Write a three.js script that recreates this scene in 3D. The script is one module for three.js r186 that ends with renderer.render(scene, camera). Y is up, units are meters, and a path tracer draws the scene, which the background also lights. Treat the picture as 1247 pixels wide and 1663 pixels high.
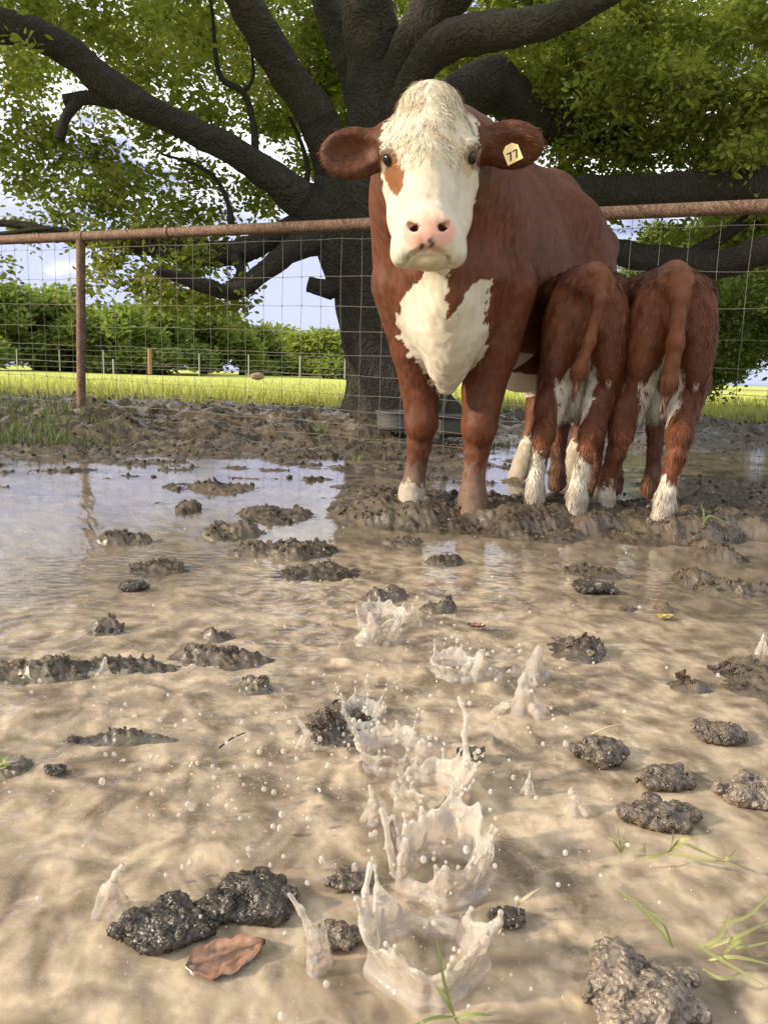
import * as THREE from 'three';
import { mergeGeometries } from 'three/addons/utils/BufferGeometryUtils.js';
import { RoundedBoxGeometry } from 'three/addons/geometries/RoundedBoxGeometry.js';
import { createNoise2D, createNoise3D } from 'simplex-noise';

// ------------------------------------------------------------------ camera, sky, sun, exposure
const R = Math.PI / 180, F = 1250, CX = 623.5, CY = 831.5;
const scene = new THREE.Scene();
const camera = new THREE.PerspectiveCamera(2 * Math.atan(CY / F) / R, 767 / 1024, 0.05, 900);
camera.position.set(0, 0.5, 0);
camera.rotation.order = 'YXZ';
camera.rotation.set(-10.05 * R, 0, 1.6 * R);
camera.updateMatrixWorld(true);

const renderer = new THREE.WebGLRenderer({ antialias: true });
renderer.toneMapping = THREE.LinearToneMapping;
renderer.toneMappingExposure = 1.42;
renderer.shadowMap.enabled = true;

function mulberry(a) { return () => { a |= 0; a = (a + 0x6d2b79f5) | 0; let t = Math.imul(a ^ (a >>> 15), 1 | a); t = (t + Math.imul(t ^ (t >>> 7), 61 | t)) ^ t; return ((t ^ (t >>> 14)) >>> 0) / 4294967296; }; }
const rnd = mulberry(77);
const n2 = createNoise2D(mulberry(11)), n3 = createNoise3D(mulberry(12));
const clamp = (x, a = 0, b = 1) => (x < a ? a : x > b ? b : x);
const sstep = (a, b, x) => { const t = clamp((x - a) / (b - a)); return t * t * (3 - 2 * t); };
const mix = (a, b, t) => a + (b - a) * t;
const mix3 = (a, b, t) => [mix(a[0], b[0], t), mix(a[1], b[1], t), mix(a[2], b[2], t)];
const fbm2 = (x, y, o = 4) => { let s = 0, a = 0.5; for (let i = 0; i < o; i++) { s += a * n2(x, y); x = x * 2.03 + 7.1; y = y * 2.03 - 3.7; a *= 0.5; } return s; };
const fbm3 = (x, y, z, o = 4) => { let s = 0, a = 0.5; for (let i = 0; i < o; i++) { s += a * n3(x, y, z); x = x * 2.03 + 7.1; y = y * 2.03 - 3.7; z = z * 2.03 + 1.9; a *= 0.5; } return s; };
const V = (x, y, z) => new THREE.Vector3(x, y, z);

const SUN = V(-0.86, 0.42, 0.24).normalize();
const sun = new THREE.DirectionalLight(new THREE.Color(1, 0.86, 0.64), 4.6);
sun.position.copy(SUN).multiplyScalar(40);
sun.castShadow = true;
sun.shadow.mapSize.set(4096, 4096);
Object.assign(sun.shadow.camera, { left: -14, right: 14, top: 14, bottom: -14, near: 1, far: 120 });
sun.shadow.radius = 7;
sun.name = 'sun';
scene.add(sun);

{ // broken cloud sky: blue-violet air low down, white cumulus and thin bright veil everywhere round
  const W = 1024, H = 512, data = new Float32Array(W * H * 4);
  for (let j = 0; j < H; j++) {
    const up = ((j + 0.5) / H - 0.5) * Math.PI, y = Math.sin(up), c = Math.cos(up);
    for (let i = 0; i < W; i++) {
      const a = ((i + 0.5) / W - 0.5) * 2 * Math.PI, x = Math.cos(a) * c, z = Math.sin(a) * c;
      const yy = Math.max(0, y), k = 1 / (yy + 0.16);
      let air = mix3([0.14, 0.175, 0.42], [0.34, 0.39, 0.68], sstep(0.06, 0.4, yy));
      const low = fbm3(x * 3.1 + 6.1, yy * 15 + 1.1, z * 3.1, 5);
      const cover = fbm2(x * k * 1.3 + 3.1, z * k * 1.3 + 8.7, 5);
      let cl = sstep(-0.5, -0.02, cover) * sstep(0.13, 0.24, yy);
      cl = Math.max(cl, sstep(0.24, 0.48, low) * (1 - sstep(0.14, 0.3, yy)));
      const bright = 0.80 + 0.35 * fbm3(x * 5 + 1.7, yy * 14 + 3, z * 5, 4);
      const cloud = [1.66 * bright, 1.70 * bright, 1.75 * bright];
      let col = mix3(air, cloud, 0.02 + 0.98 * cl);
      const glow = Math.pow(clamp(x * SUN.x + y * SUN.y + z * SUN.z), 6) * 0.7;
      col = [col[0] + glow, col[1] + glow * 0.9, col[2] + glow * 0.72];
      const o = (j * W + i) * 4;
      data[o] = col[0]; data[o + 1] = col[1]; data[o + 2] = col[2]; data[o + 3] = 1;
    }
  }
  const sky = new THREE.DataTexture(data, W, H, THREE.RGBAFormat, THREE.FloatType);
  sky.mapping = THREE.EquirectangularReflectionMapping; sky.magFilter = THREE.LinearFilter; sky.needsUpdate = true;
  scene.background = sky; scene.environment = sky; scene.backgroundIntensity = scene.environmentIntensity = 0.84;
}

// ------------------------------------------------------------------ helpers
// a picture position at a given distance in front of the camera -> a place in the world (used to read the layout off the photograph)
const ray = (px, py) => V((px - CX) / F, -(py - CY) / F, -1).applyQuaternion(camera.quaternion);
const P = (px, py, D) => { const r = ray(px, py); return r.multiplyScalar(D / -r.z).add(camera.position); };
const G = (px, py, e = 0) => { const r = ray(px, py); return r.multiplyScalar((e - 0.5) / r.y).add(camera.position); };

const taken = new Map();
function numbered(name) { const n = taken.get(name) ?? 0; taken.set(name, n + 1); return n ? name + '_' + String(n).padStart(3, '0') : name; }
function shade(o) { o.castShadow = true; o.receiveShadow = true; return o; }
function thing(name, label, category, pos = [0, 0, 0], group) {
  const o = new THREE.Group(); o.name = numbered(name); o.position.set(...pos); o.userData = { label, category };
  if (group) o.userData.group = group;
  scene.add(o); return o;
}
function part(name, geo, mat, parent) { const m = shade(new THREE.Mesh(geo, mat)); m.name = name; parent.add(m); return m; }
function single(name, geo, mat, label, category, pos = [0, 0, 0], group) {
  const m = shade(new THREE.Mesh(geo, mat)); m.name = numbered(name); m.position.set(...pos); m.userData = { label, category };
  if (group) m.userData.group = group;
  scene.add(m); return m;
}
function structure(name, geo, mat) { const m = shade(new THREE.Mesh(geo, mat)); m.name = name; m.userData = { kind: 'structure' }; scene.add(m); return m; }
function stuff(name, geo, mat, mats, cols, parent = scene, label, category) {
  const m = shade(new THREE.InstancedMesh(geo, mat, mats.length)); m.name = numbered(name); m.userData = { kind: 'stuff' };
  if (label) { m.userData.label = label; m.userData.category = category; }
  const c = new THREE.Color();
  mats.forEach((q, i) => { m.setMatrixAt(i, q); if (cols) m.setColorAt(i, c.setRGB(...cols[i])); });
  parent.add(m); return m;
}
function noiseTexture(size, f, srgb = false) {
  const d = new Uint8Array(size * size * 4);
  for (let j = 0; j < size; j++) for (let i = 0; i < size; i++) {
    const v = f(i / size, j / size), o = (j * size + i) * 4;
    for (let c = 0; c < 3; c++) d[o + c] = clamp(Array.isArray(v) ? v[c] : v) * 255;
    d[o + 3] = 255;
  }
  const t = new THREE.DataTexture(d, size, size); t.wrapS = t.wrapT = THREE.RepeatWrapping; t.magFilter = THREE.LinearFilter; t.minFilter = THREE.LinearMipmapLinearFilter; t.generateMipmaps = true;
  if (srgb) t.colorSpace = THREE.SRGBColorSpace;
  t.needsUpdate = true; return t;
}
// seamless noise on a torus
const tileN = (u, v, k, o = 4) => { let s = 0, a = 0.5; for (let i = 0; i < o; i++) { const r = k / (2 * Math.PI), A = u * 2 * Math.PI, B = v * 2 * Math.PI; s += a * n3(Math.cos(A) * r + 31.7 * i, Math.sin(A) * r + 2.1 * Math.cos(B) * r, Math.sin(B) * r * 1.3 + 5 * i); k *= 2.1; a *= 0.55; } return s; };
const bumpMud = noiseTexture(512, (u, v) => 0.5 + 0.5 * tileN(u, v, 9, 6));
const bumpBark = noiseTexture(512, (u, v) => { const a = 1 - Math.abs(tileN(u, v, 7, 4)) * 1.9; return clamp(0.15 + 0.75 * a * a + 0.25 * tileN(v, u, 22, 3)); });
const std = (o) => new THREE.MeshStandardMaterial(o), phys = (o) => new THREE.MeshPhysicalMaterial(o);
const rgb = (r, g, b) => new THREE.Color().setRGB(r, g, b);

// ---- implicit surfaces: primitives joined by a smooth minimum, meshed by surface nets over the cells near the surface
const cone = (a, b, ra, rb, k = 0.03) => {
  const bx = b[0] - a[0], by = b[1] - a[1], bz = b[2] - a[2], L = 1 / Math.max(1e-9, bx * bx + by * by + bz * bz);
  return { k, d: (x, y, z) => { x -= a[0]; y -= a[1]; z -= a[2]; let t = (x * bx + y * by + z * bz) * L; t = t < 0 ? 0 : t > 1 ? 1 : t; x -= bx * t; y -= by * t; z -= bz * t; return Math.sqrt(x * x + y * y + z * z) - ra - (rb - ra) * t; } };
};
const ell = (c, r, k = 0.04, m = null) => { // m: row-major axes of the ellipsoid
  const i = r.map((v) => 1 / v), j = r.map((v) => 1 / (v * v));
  return { k, d: (x, y, z) => {
    x -= c[0]; y -= c[1]; z -= c[2];
    if (m) { const X = m[0] * x + m[1] * y + m[2] * z, Y = m[3] * x + m[4] * y + m[5] * z, Z = m[6] * x + m[7] * y + m[8] * z; x = X; y = Y; z = Z; }
    const a = x * i[0], b = y * i[1], e = z * i[2], k0 = Math.sqrt(a * a + b * b + e * e), f = x * j[0], g = y * j[1], h = z * j[2], k1 = Math.sqrt(f * f + g * g + h * h);
    return k1 < 1e-9 ? -Math.min(...r) : (k0 * (k0 - 1)) / k1;
  } };
};
const chain = (pts, k = 0.03) => pts.slice(1).map((q, n) => cone(pts[n].slice(0, 3), q.slice(0, 3), pts[n][3], q[3], k));
const cut = (p) => ({ ...p, cut: true });
function combine(prims) {
  return (x, y, z) => {
    let d = 1e3;
    for (const p of prims) {
      let e = p.d(x, y, z); const k = p.k;
      if (p.cut) { e = -e; const h = k - Math.abs(d - e); d = Math.max(d, e) + (h > 0 ? (h * h) / (4 * k) : 0); }
      else { const h = k - Math.abs(d - e); d = (d < e ? d : e) - (h > 0 ? (h * h) / (4 * k) : 0); }
    }
    return d;
  };
}
function surfaceNets(prims, lo, hi, cell, disp = null) {
  const n = [0, 1, 2].map((a) => Math.ceil((hi[a] - lo[a]) / cell / 8) * 8 + 1), [nx, ny, nz] = n, sxy = nx * ny;
  const field = new Float32Array(nx * ny * nz).fill(NaN), cells = [], Rb = 8 * cell * 0.87;
  const all = combine(prims);
  const active = [];
  for (let bz = 0; bz < nz - 1; bz += 8) for (let by = 0; by < ny - 1; by += 8) for (let bx = 0; bx < nx - 1; bx += 8) {
    const cx = lo[0] + (bx + 4) * cell, cy = lo[1] + (by + 4) * cell, cz = lo[2] + (bz + 4) * cell, d = all(cx, cy, cz);
    if (Math.abs(d) > Rb * 1.8 + 0.01) continue;
    const near = prims.filter((p) => { const e = p.d(cx, cy, cz); return p.cut ? e < p.k + Rb * 2 : e - Math.max(d, -Rb) < p.k + Rb * 3; });
    const f0 = combine(near), f = disp ? (x, y, z) => f0(x, y, z) - disp(x, y, z) : f0;
    active.push([bx, by, bz, f]);
    for (let k = bz; k <= bz + 8; k++) for (let j = by; j <= by + 8; j++) for (let i = bx; i <= bx + 8; i++) {
      const q = i + j * nx + k * sxy;
      if (field[q] !== field[q]) field[q] = f(lo[0] + i * cell, lo[1] + j * cell, lo[2] + k * cell);
    }
  }
  const vid = new Int32Array(nx * ny * nz).fill(-1), pos = [], idx = [], own = [];
  const off = [0, 1, nx, nx + 1, sxy, sxy + 1, sxy + nx, sxy + nx + 1];
  const E = [[0, 1], [2, 3], [4, 5], [6, 7], [0, 2], [1, 3], [4, 6], [5, 7], [0, 4], [1, 5], [2, 6], [3, 7]];
  for (const [bx, by, bz, f] of active) for (let k = bz; k < bz + 8; k++) for (let j = by; j < by + 8; j++) for (let i = bx; i < bx + 8; i++) {
    const q = i + j * nx + k * sxy; let m = 0;
    for (let c = 0; c < 8; c++) if (field[q + off[c]] < 0) m |= 1 << c;
    if (m === 0 || m === 255) continue;
    let sx = 0, sy = 0, sz = 0, s = 0;
    for (const [a, b] of E) if (((m >> a) & 1) !== ((m >> b) & 1)) {
      const fa = field[q + off[a]], fb = field[q + off[b]], t = fa / (fa - fb);
      sx += (a & 1) + t * ((b & 1) - (a & 1)); sy += ((a >> 1) & 1) + t * (((b >> 1) & 1) - ((a >> 1) & 1)); sz += (a >> 2) + t * ((b >> 2) - (a >> 2)); s++;
    }
    vid[q] = pos.length / 3; own.push(f);
    pos.push(lo[0] + (i + sx / s) * cell, lo[1] + (j + sy / s) * cell, lo[2] + (k + sz / s) * cell);
  }
  const quad = (a, b, c, d, flip) => { if (a < 0 || b < 0 || c < 0 || d < 0) return; if (flip) idx.push(a, c, b, a, d, c); else idx.push(a, b, c, a, c, d); };
  for (const [bx, by, bz] of active) for (let k = bz; k < bz + 8; k++) for (let j = by; j < by + 8; j++) for (let i = bx; i < bx + 8; i++) {
    const q = i + j * nx + k * sxy, f0 = field[q] < 0;
    if (j && k && f0 !== field[q + 1] < 0) quad(vid[q - nx - sxy], vid[q - sxy], vid[q], vid[q - nx], !f0);
    if (i && k && f0 !== field[q + nx] < 0) quad(vid[q - 1 - sxy], vid[q - 1], vid[q], vid[q - sxy], !f0);
    if (i && j && f0 !== field[q + sxy] < 0) quad(vid[q - 1 - nx], vid[q - nx], vid[q], vid[q - 1], !f0);
  }
  const pa = new Float32Array(pos), na = new Float32Array(pos.length), e = cell * 0.6;
  for (let v = 0; v < pa.length; v += 3) {
    const x = pa[v], y = pa[v + 1], z = pa[v + 2], all = own[v / 3];
    let gx = all(x + e, y, z) - all(x - e, y, z), gy = all(x, y + e, z) - all(x, y - e, z), gz = all(x, y, z + e) - all(x, y, z - e);
    const L = 1 / Math.max(1e-9, Math.hypot(gx, gy, gz)); gx *= L; gy *= L; gz *= L;
    const d = clamp(all(x, y, z), -cell, cell) * 0.8;
    pa[v] = x - gx * d; pa[v + 1] = y - gy * d; pa[v + 2] = z - gz * d; na[v] = gx; na[v + 1] = gy; na[v + 2] = gz;
  }
  const g = new THREE.BufferGeometry();
  g.setAttribute('position', new THREE.BufferAttribute(pa, 3)); g.setAttribute('normal', new THREE.BufferAttribute(na, 3)); g.setIndex(idx);
  return g;
}
function paint(geo, f) {
  const p = geo.attributes.position, c = new Float32Array(p.count * 3), N = geo.attributes.normal;
  for (let i = 0; i < p.count; i++) c.set(f(p.getX(i), p.getY(i), p.getZ(i), N.getX(i), N.getY(i), N.getZ(i)), i * 3);
  geo.setAttribute('color', new THREE.BufferAttribute(c, 3)); return geo;
}
// ---- coat: short tapering locks rooted all over a body
function lock(segs, bend, wave) {
  const p = [], ix = [];
  for (let s = 0; s <= segs; s++) { const t = s / segs, w = 0.5 * (1 - t * t * 0.92), x = Math.sin(t * 7.5) * wave * t, z = bend * t * t; p.push(x - w, t, z, x + w, t, z); if (s) { const a = 2 * s - 2; ix.push(a, a + 1, a + 2, a + 1, a + 3, a + 2); } }
  const g = new THREE.BufferGeometry(); g.setAttribute('position', new THREE.Float32BufferAttribute(p, 3)); g.setIndex(ix); g.computeVertexNormals(); return g;
}
const LOCK = lock(3, 0.25, 0), WAVY = lock(7, 0.15, 1.6);
function coat(geo, n, seed, style, parent, material, proto = LOCK) { // style(x,y,z,nx,ny,nz,color) -> null | {len, wid, dir:[x,y,z], lift, col}
  const r = mulberry(seed), p = geo.attributes.position.array, N = geo.attributes.normal.array, C = geo.attributes.color.array, ix = geo.index.array, T = ix.length / 3;
  const acc = new Float32Array(T); let tot = 0;
  for (let t = 0; t < T; t++) {
    const a = ix[3 * t] * 3, b = ix[3 * t + 1] * 3, c = ix[3 * t + 2] * 3, ux = p[b] - p[a], uy = p[b + 1] - p[a + 1], uz = p[b + 2] - p[a + 2], vx = p[c] - p[a], vy = p[c + 1] - p[a + 1], vz = p[c + 2] - p[a + 2];
    tot += Math.hypot(uy * vz - uz * vy, uz * vx - ux * vz, ux * vy - uy * vx); acc[t] = tot;
  }
  const mats = [], cols = [], M = new THREE.Matrix4(), X = V(), Y = V(), Z = V(), D = V();
  for (let q = 0; q < n; q++) {
    const w = r() * tot; let l = 0, h = T - 1; while (l < h) { const m = (l + h) >> 1; if (acc[m] < w) l = m + 1; else h = m; }
    let u = r(), v = r(); if (u + v > 1) { u = 1 - u; v = 1 - v; }
    const a = ix[3 * l] * 3, b = ix[3 * l + 1] * 3, c = ix[3 * l + 2] * 3, g = (A, k) => A[a + k] * (1 - u - v) + A[b + k] * u + A[c + k] * v;
    const x = g(p, 0), y = g(p, 1), z = g(p, 2), nn = V(g(N, 0), g(N, 1), g(N, 2)).normalize(), s = style(x, y, z, nn.x, nn.y, nn.z, [g(C, 0), g(C, 1), g(C, 2)], r);
    if (!s) continue;
    D.set(...s.dir).addScaledVector(nn, -nn.dot(D.set(...s.dir)));
    if (D.lengthSq() < 1e-6) D.set(1, 0, 0);
    D.normalize();
    const j = s.jit ?? 0.35; D.add(V((r() - 0.5) * j, (r() - 0.5) * j, (r() - 0.5) * j)).normalize();
    Y.copy(D).addScaledVector(nn, s.lift).normalize();
    X.crossVectors(Y, nn).normalize(); Z.crossVectors(X, Y);
    M.makeBasis(X.clone().multiplyScalar(s.wid), Y.clone().multiplyScalar(s.len), Z.clone().multiplyScalar(-s.len)).setPosition(x - nn.x * 0.002, y - nn.y * 0.002, z - nn.z * 0.002);
    mats.push(M.clone()); const t = 0.82 + 0.36 * r(); cols.push(s.col.map((e) => e * t));
  }
  const m = stuff('hair', proto, material, mats, cols, parent); m.name = 'hair'; return m;
}

// ------------------------------------------------------------------ muddy yard, puddle, pasture
// islands of mud read off the photograph: [x, y, width, height in its pixels, height in metres]
const ISLES = [
  [354, 786, 150, 16, 0.022], [303, 814, 36, 12, 0.035], [441, 827, 130, 20, 0.026], [375, 850, 95, 22, 0.035], [200, 863, 100, 12, 0.026], [472, 880, 170, 24, 0.03], [262, 914, 105, 26, 0.013],
  [174, 1006, 66, 16, 0.022], [359, 1019, 60, 18, 0.015], [350, 1050, 170, 26, 0.024], [215, 1066, 150, 26, 0.018], [50, 1078, 200, 40, 0.016], [605, 800, 110, 26, 0.035], [616, 963, 44, 12, 0.017],
  [513, 922, 130, 24, 0.014], [652, 870, 62, 12, 0.022], [722, 900, 56, 12, 0.024], [714, 974, 52, 16, 0.018], [640, 958, 50, 14, 0.014], [932, 1036, 86, 40, 0.017], [1129, 927, 64, 26, 0.035], [1197, 946, 160, 24, 0.02],
  [1077, 976, 30, 14, 0.02], [1018, 978, 34, 10, 0.012], [963, 919, 110, 16, 0.016], [1166, 890, 90, 18, 0.03], [1225, 1090, 110, 60, 0.01], [1120, 1108, 90, 20, 0.004],
  [555, 1160, 150, 70, 0.013], [415, 1105, 60, 20, 0.012], [205, 1190, 190, 22, 0.006], [20, 1235, 60, 40, 0.008],
  [850, 776, 70, 10, 0.03], [905, 862, 70, 14, 0.02], [1060, 870, 120, 14, 0.018], [830, 850, 60, 10, 0.015],
  [760, 745, 90, 12, 0.03], [1160, 780, 240, 18, 0.03], [1210, 800, 150, 14, 0.035], [90, 735, 200, 14, 0.02], [1010, 720, 300, 10, 0.03],
].map(([px, py, w, h, e]) => {
  const c = G(px, py, e * 0.85), rx = Math.max(0.012, (w / 2 / F) * -c.z * 1.02), rz = Math.max(0.02, Math.min(Math.abs(G(px, py - h / 2).z - G(px, py + h / 2).z) / 2, rx * 2.6));
  return [c.x, c.z, e > 0.04 ? rx * 1.1 : rx, e > 0.04 ? Math.max(0.26, rz * 1.5) : rz, e];
});
function mudHeight(x, z) {
  const D = -z, side = clamp((x - 0.1) / 1.2);
  const warpX = 0.05 * n2(x * 3.1 + 5, z * 3.1), warpZ = 0.05 * n2(x * 3.1 - 9, z * 3.1 + 4);
  // lumps by trampling
  let base = mix(-0.05, -0.017, sstep(1.0, 2.2, D));
  base = mix(base, -0.003, sstep(2.6, 4.3, D) * (1 - 0.45 * side));
  base += 0.022 * sstep(1.5, 2.6, D) * fbm2(x * 1.7 + 3, z * 2.6 + 1, 3);
  const bank = sstep(mix(4.3, 6.2, side), mix(6.3, 8.2, side), D + 0.35 * n2(x * 0.9, z * 0.9));
  base += bank * (0.105 + 0.13 * fbm2(x * 1.3, z * 2.4, 3));
  base += 0.03 * sstep(-1, -3, x) * sstep(3.4, 5, D);
  const soft = fbm2(x * 5, z * 6, 2);
  const rag = fbm2(x * 8, z * 12, 2) + 0.22 * n2(x * 26, z * 34);
  for (const [cx, cz, rx, rz, e] of ISLES) {
    const dx = (x + warpX * Math.min(1, rx * 5) - cx) / rx, dz = (z + warpZ * Math.min(1, rz * 5) - cz) / rz, q0 = dx * dx + dz * dz;
    if (q0 > 2.6) continue;
    const q = q0 + (e > 0.04 ? 0.3 * soft : q0 > 0.15 ? 0.55 * rag : 0.2 * rag);
    if (q > 1.25) continue;
    const up = Math.max(0, 1.25 - q) / 1.25, add = ((e > 0.04 ? e : e * 0.72) + 0.012) * (e > 0.04 ? sstep(-0.15, 1.0, up) * 1.12 : 0.5 * Math.sqrt(up) + 0.5 * up);
    base = Math.max(base, -0.012 + add) + Math.min(0, base + 0.012) * 0.02;
  }
  { // the trampled ridge on which the cattle stand
    const c = mix(2.77, 2.71, sstep(0, 0.9, x)) + 0.10 * n2(x * 2.3, 3.1), d = D - c, w = d < 0 ? 0.30 : 0.36, q = (d / w) ** 2 + 0.35 * soft + 0.1 * rag, ends = sstep(-0.30, 0.0, x) * sstep(2.6, 1.7, x);
    base = Math.max(base, -0.02 + 0.088 * sstep(1.3, 0.0, q) * ends);
  }
  const above = sstep(-0.014, 0.014, base);
  const fade = 1 / (1 + Math.max(0, D - 6) * 0.15);
  const crumb = 1 - Math.abs(n2(x * 23, z * 23)), crumb2 = 1 - Math.abs(n2(x * 55 + 9, z * 55));
  const tread = n2(x * 7.3, z * 7.3);
  base += above * fade * (0.012 * (crumb * crumb - 0.45) + 0.006 * (crumb2 * crumb2 - 0.4) + 0.014 * tread + 0.004 * n2(x * 130, z * 130) * sstep(5, 2, D));
  return base - 0.4 * sstep(9.6, 12.5, D + 0.8 * n2(x * 0.4, z * 0.4)) - 0.3 * sstep(6, 8, Math.abs(x) - D * 0.35);
}
const SPLASH = [[640, 1000], [740, 1070], [850, 1110], [620, 1190], [700, 1230], [720, 1380], [690, 1520], [300, 1330], [420, 1290], [200, 1160], [480, 1180]].map(([a, b]) => G(a, b, 0));
const PEAKS = [ // upright little jets of the puddle's surface: x, y of the foot, height, width in the photograph's pixels
  [170, 1090, 20, 20], [845, 1156, 12, 60], [868, 1104, 12, 80], [800, 1112, 22, 80], [760, 1092, 12, 60], [728, 1094, 12, 60], [690, 1092, 22, 46], [604, 1044, 12, 60], [566, 1050, 18, 70], [642, 1040, 12, 50],
  [628, 1002, 30, 56], [590, 1000, 24, 40], [925, 1312, 12, 40], [178, 1478, 10, 60], [512, 1572, 12, 60], [700, 1012, 14, 30], [560, 1072, 24, 60], [610, 1078, 22, 54], [905, 1105, 16, 60],
  [60, 1160, 20, 90], [330, 1100, 16, 110], [315, 1245, 26, 60], [365, 1342, 20, 100], [205, 1330, 14, 60], [520, 1290, 22, 60], [350, 1372, 18, 120], [100, 1400, 12, 90], [1236, 1056, 24, 12],
  [610, 1320, 30, 26], [585, 1240, 30, 34], [565, 1215, 26, 30], [800, 1200, 30, 22], [785, 1190, 20, 40], [640, 1120, 22, 40], [600, 1130, 18, 40], [140, 1600, 14, 160], [330, 1620, 12, 120], [880, 1420, 14, 70], [770, 1410, 18, 40],
].map(([px, py, h, w]) => { const c = G(px, py, 0), s = c.distanceTo(camera.position) / F; return [c.x, c.z, h * s * 0.85, (w / 2) * s * 1.1, rnd() * 6]; });
const RINGS = [[430, 965, 0.16, 60], [60, 1030, 0.2, 45], [985, 1015, 0.1, 70]].map(([px, py, r, k]) => { const c = G(px, py); return [c.x, c.z, r, k]; });
function waterHeight(x, z, skin = true) {
  const D = -z;
  let near = 0;
  for (const s of SPLASH) near = Math.max(near, 1 - Math.hypot(x - s.x, (z - s.z) * 0.8) / 0.42);
  near = sstep(0, 0.75, near) * 0.8 + 0.14 * sstep(1.9, 1.1, D);
  let h = 0;
  const wx = x + 0.02 * n2(x * 9, z * 9), wz = z + 0.02 * n2(x * 9 + 4, z * 9);
  const a = n2(wx * 11, wz * 16), c = n2(wx * 52, wz * 60), d = n2(wx * 110, wz * 120);
  h += near * (0.0030 * a + 0.0011 * n2(wx * 27 + 3, wz * 34) + (skin ? 0.0007 * c + 0.0003 * d : 0));
  const calm = sstep(5, 1.5, D) * 0.0007;
  h += calm * n2(x * 16, z * 40) + calm * 0.5 * n2(x * 37, z * 95);
  for (const [cx, cz, r, k] of RINGS) { const q = Math.hypot(x - cx, z - cz); if (q < r * 1.6) h += 0.0011 * Math.sin(q * k * 6.28 * 0.55) * Math.exp(-((q / r) ** 2)) * sstep(0.0, 0.03, q); }
  for (const [cx, cz, ph, w, s] of PEAKS) {
    const dx = x - cx, dz = z - cz; if (Math.abs(dx) > w * 3 || Math.abs(dz) > w * 3) continue;
    const ang = Math.atan2(dz, dx), q = Math.hypot(dx, dz) / (w * (1 + 0.3 * Math.sin(ang * 2 + s) + 0.15 * Math.sin(ang * 3 - s)));
    h += ph * (0.72 * Math.exp(-q * q * 4.5) + 0.28 * Math.exp(-q * q * 1.1)) * (1 + 0.12 * n2(x * 120, z * 120));
  }
  return h;
}
function sheet(rs, as, f, uvScale, color) {
  const nr = rs.length, na = as.length, p = new Float32Array(nr * na * 3), uv = new Float32Array(nr * na * 2), c = color && new Float32Array(nr * na * 3), ix = [];
  for (let i = 0; i < nr; i++) for (let j = 0; j < na; j++) {
    const x = rs[i] * Math.sin(as[j]), z = -rs[i] * Math.cos(as[j]), y = f(x, z), o = i * na + j;
    p[o * 3] = x; p[o * 3 + 1] = y; p[o * 3 + 2] = z; uv[o * 2] = x * uvScale; uv[o * 2 + 1] = z * uvScale;
    if (color) c.set(color(x, z, y), o * 3);
    if (i && j) { const a = o - na - 1; ix.push(a, o - na, o - 1, o - na, o, o - 1); }
  }
  for (let t = 0; t < ix.length; t += 3) { const b = ix[t + 1]; ix[t + 1] = ix[t + 2]; ix[t + 2] = b; }
  const g = new THREE.BufferGeometry();
  g.setAttribute('position', new THREE.BufferAttribute(p, 3)); g.setAttribute('uv', new THREE.BufferAttribute(uv, 2)); if (c) g.setAttribute('color', new THREE.BufferAttribute(c, 3));
  g.setIndex(ix); g.computeVertexNormals();
  if (g.attributes.normal.getY(Math.floor(nr / 2) * na + (na >> 1)) < 0) { for (let t = 0; t < ix.length; t += 3) { const b = ix[t + 1]; ix[t + 1] = ix[t + 2]; ix[t + 2] = b; } g.setIndex(ix); g.computeVertexNormals(); }
  return g;
}
const logs = (a, b, n) => Array.from({ length: n }, (_, i) => a * Math.pow(b / a, i / (n - 1)));
const angles = (wide, narrow, nIn, nOut) => { const s = []; for (let i = 0; i < nOut; i++) s.push(mix(-wide, -narrow, i / nOut)); for (let i = 0; i <= nIn; i++) s.push(mix(-narrow, narrow, i / nIn)); for (let i = 1; i <= nOut; i++) s.push(mix(narrow, wide, i / nOut)); return s; };
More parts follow.
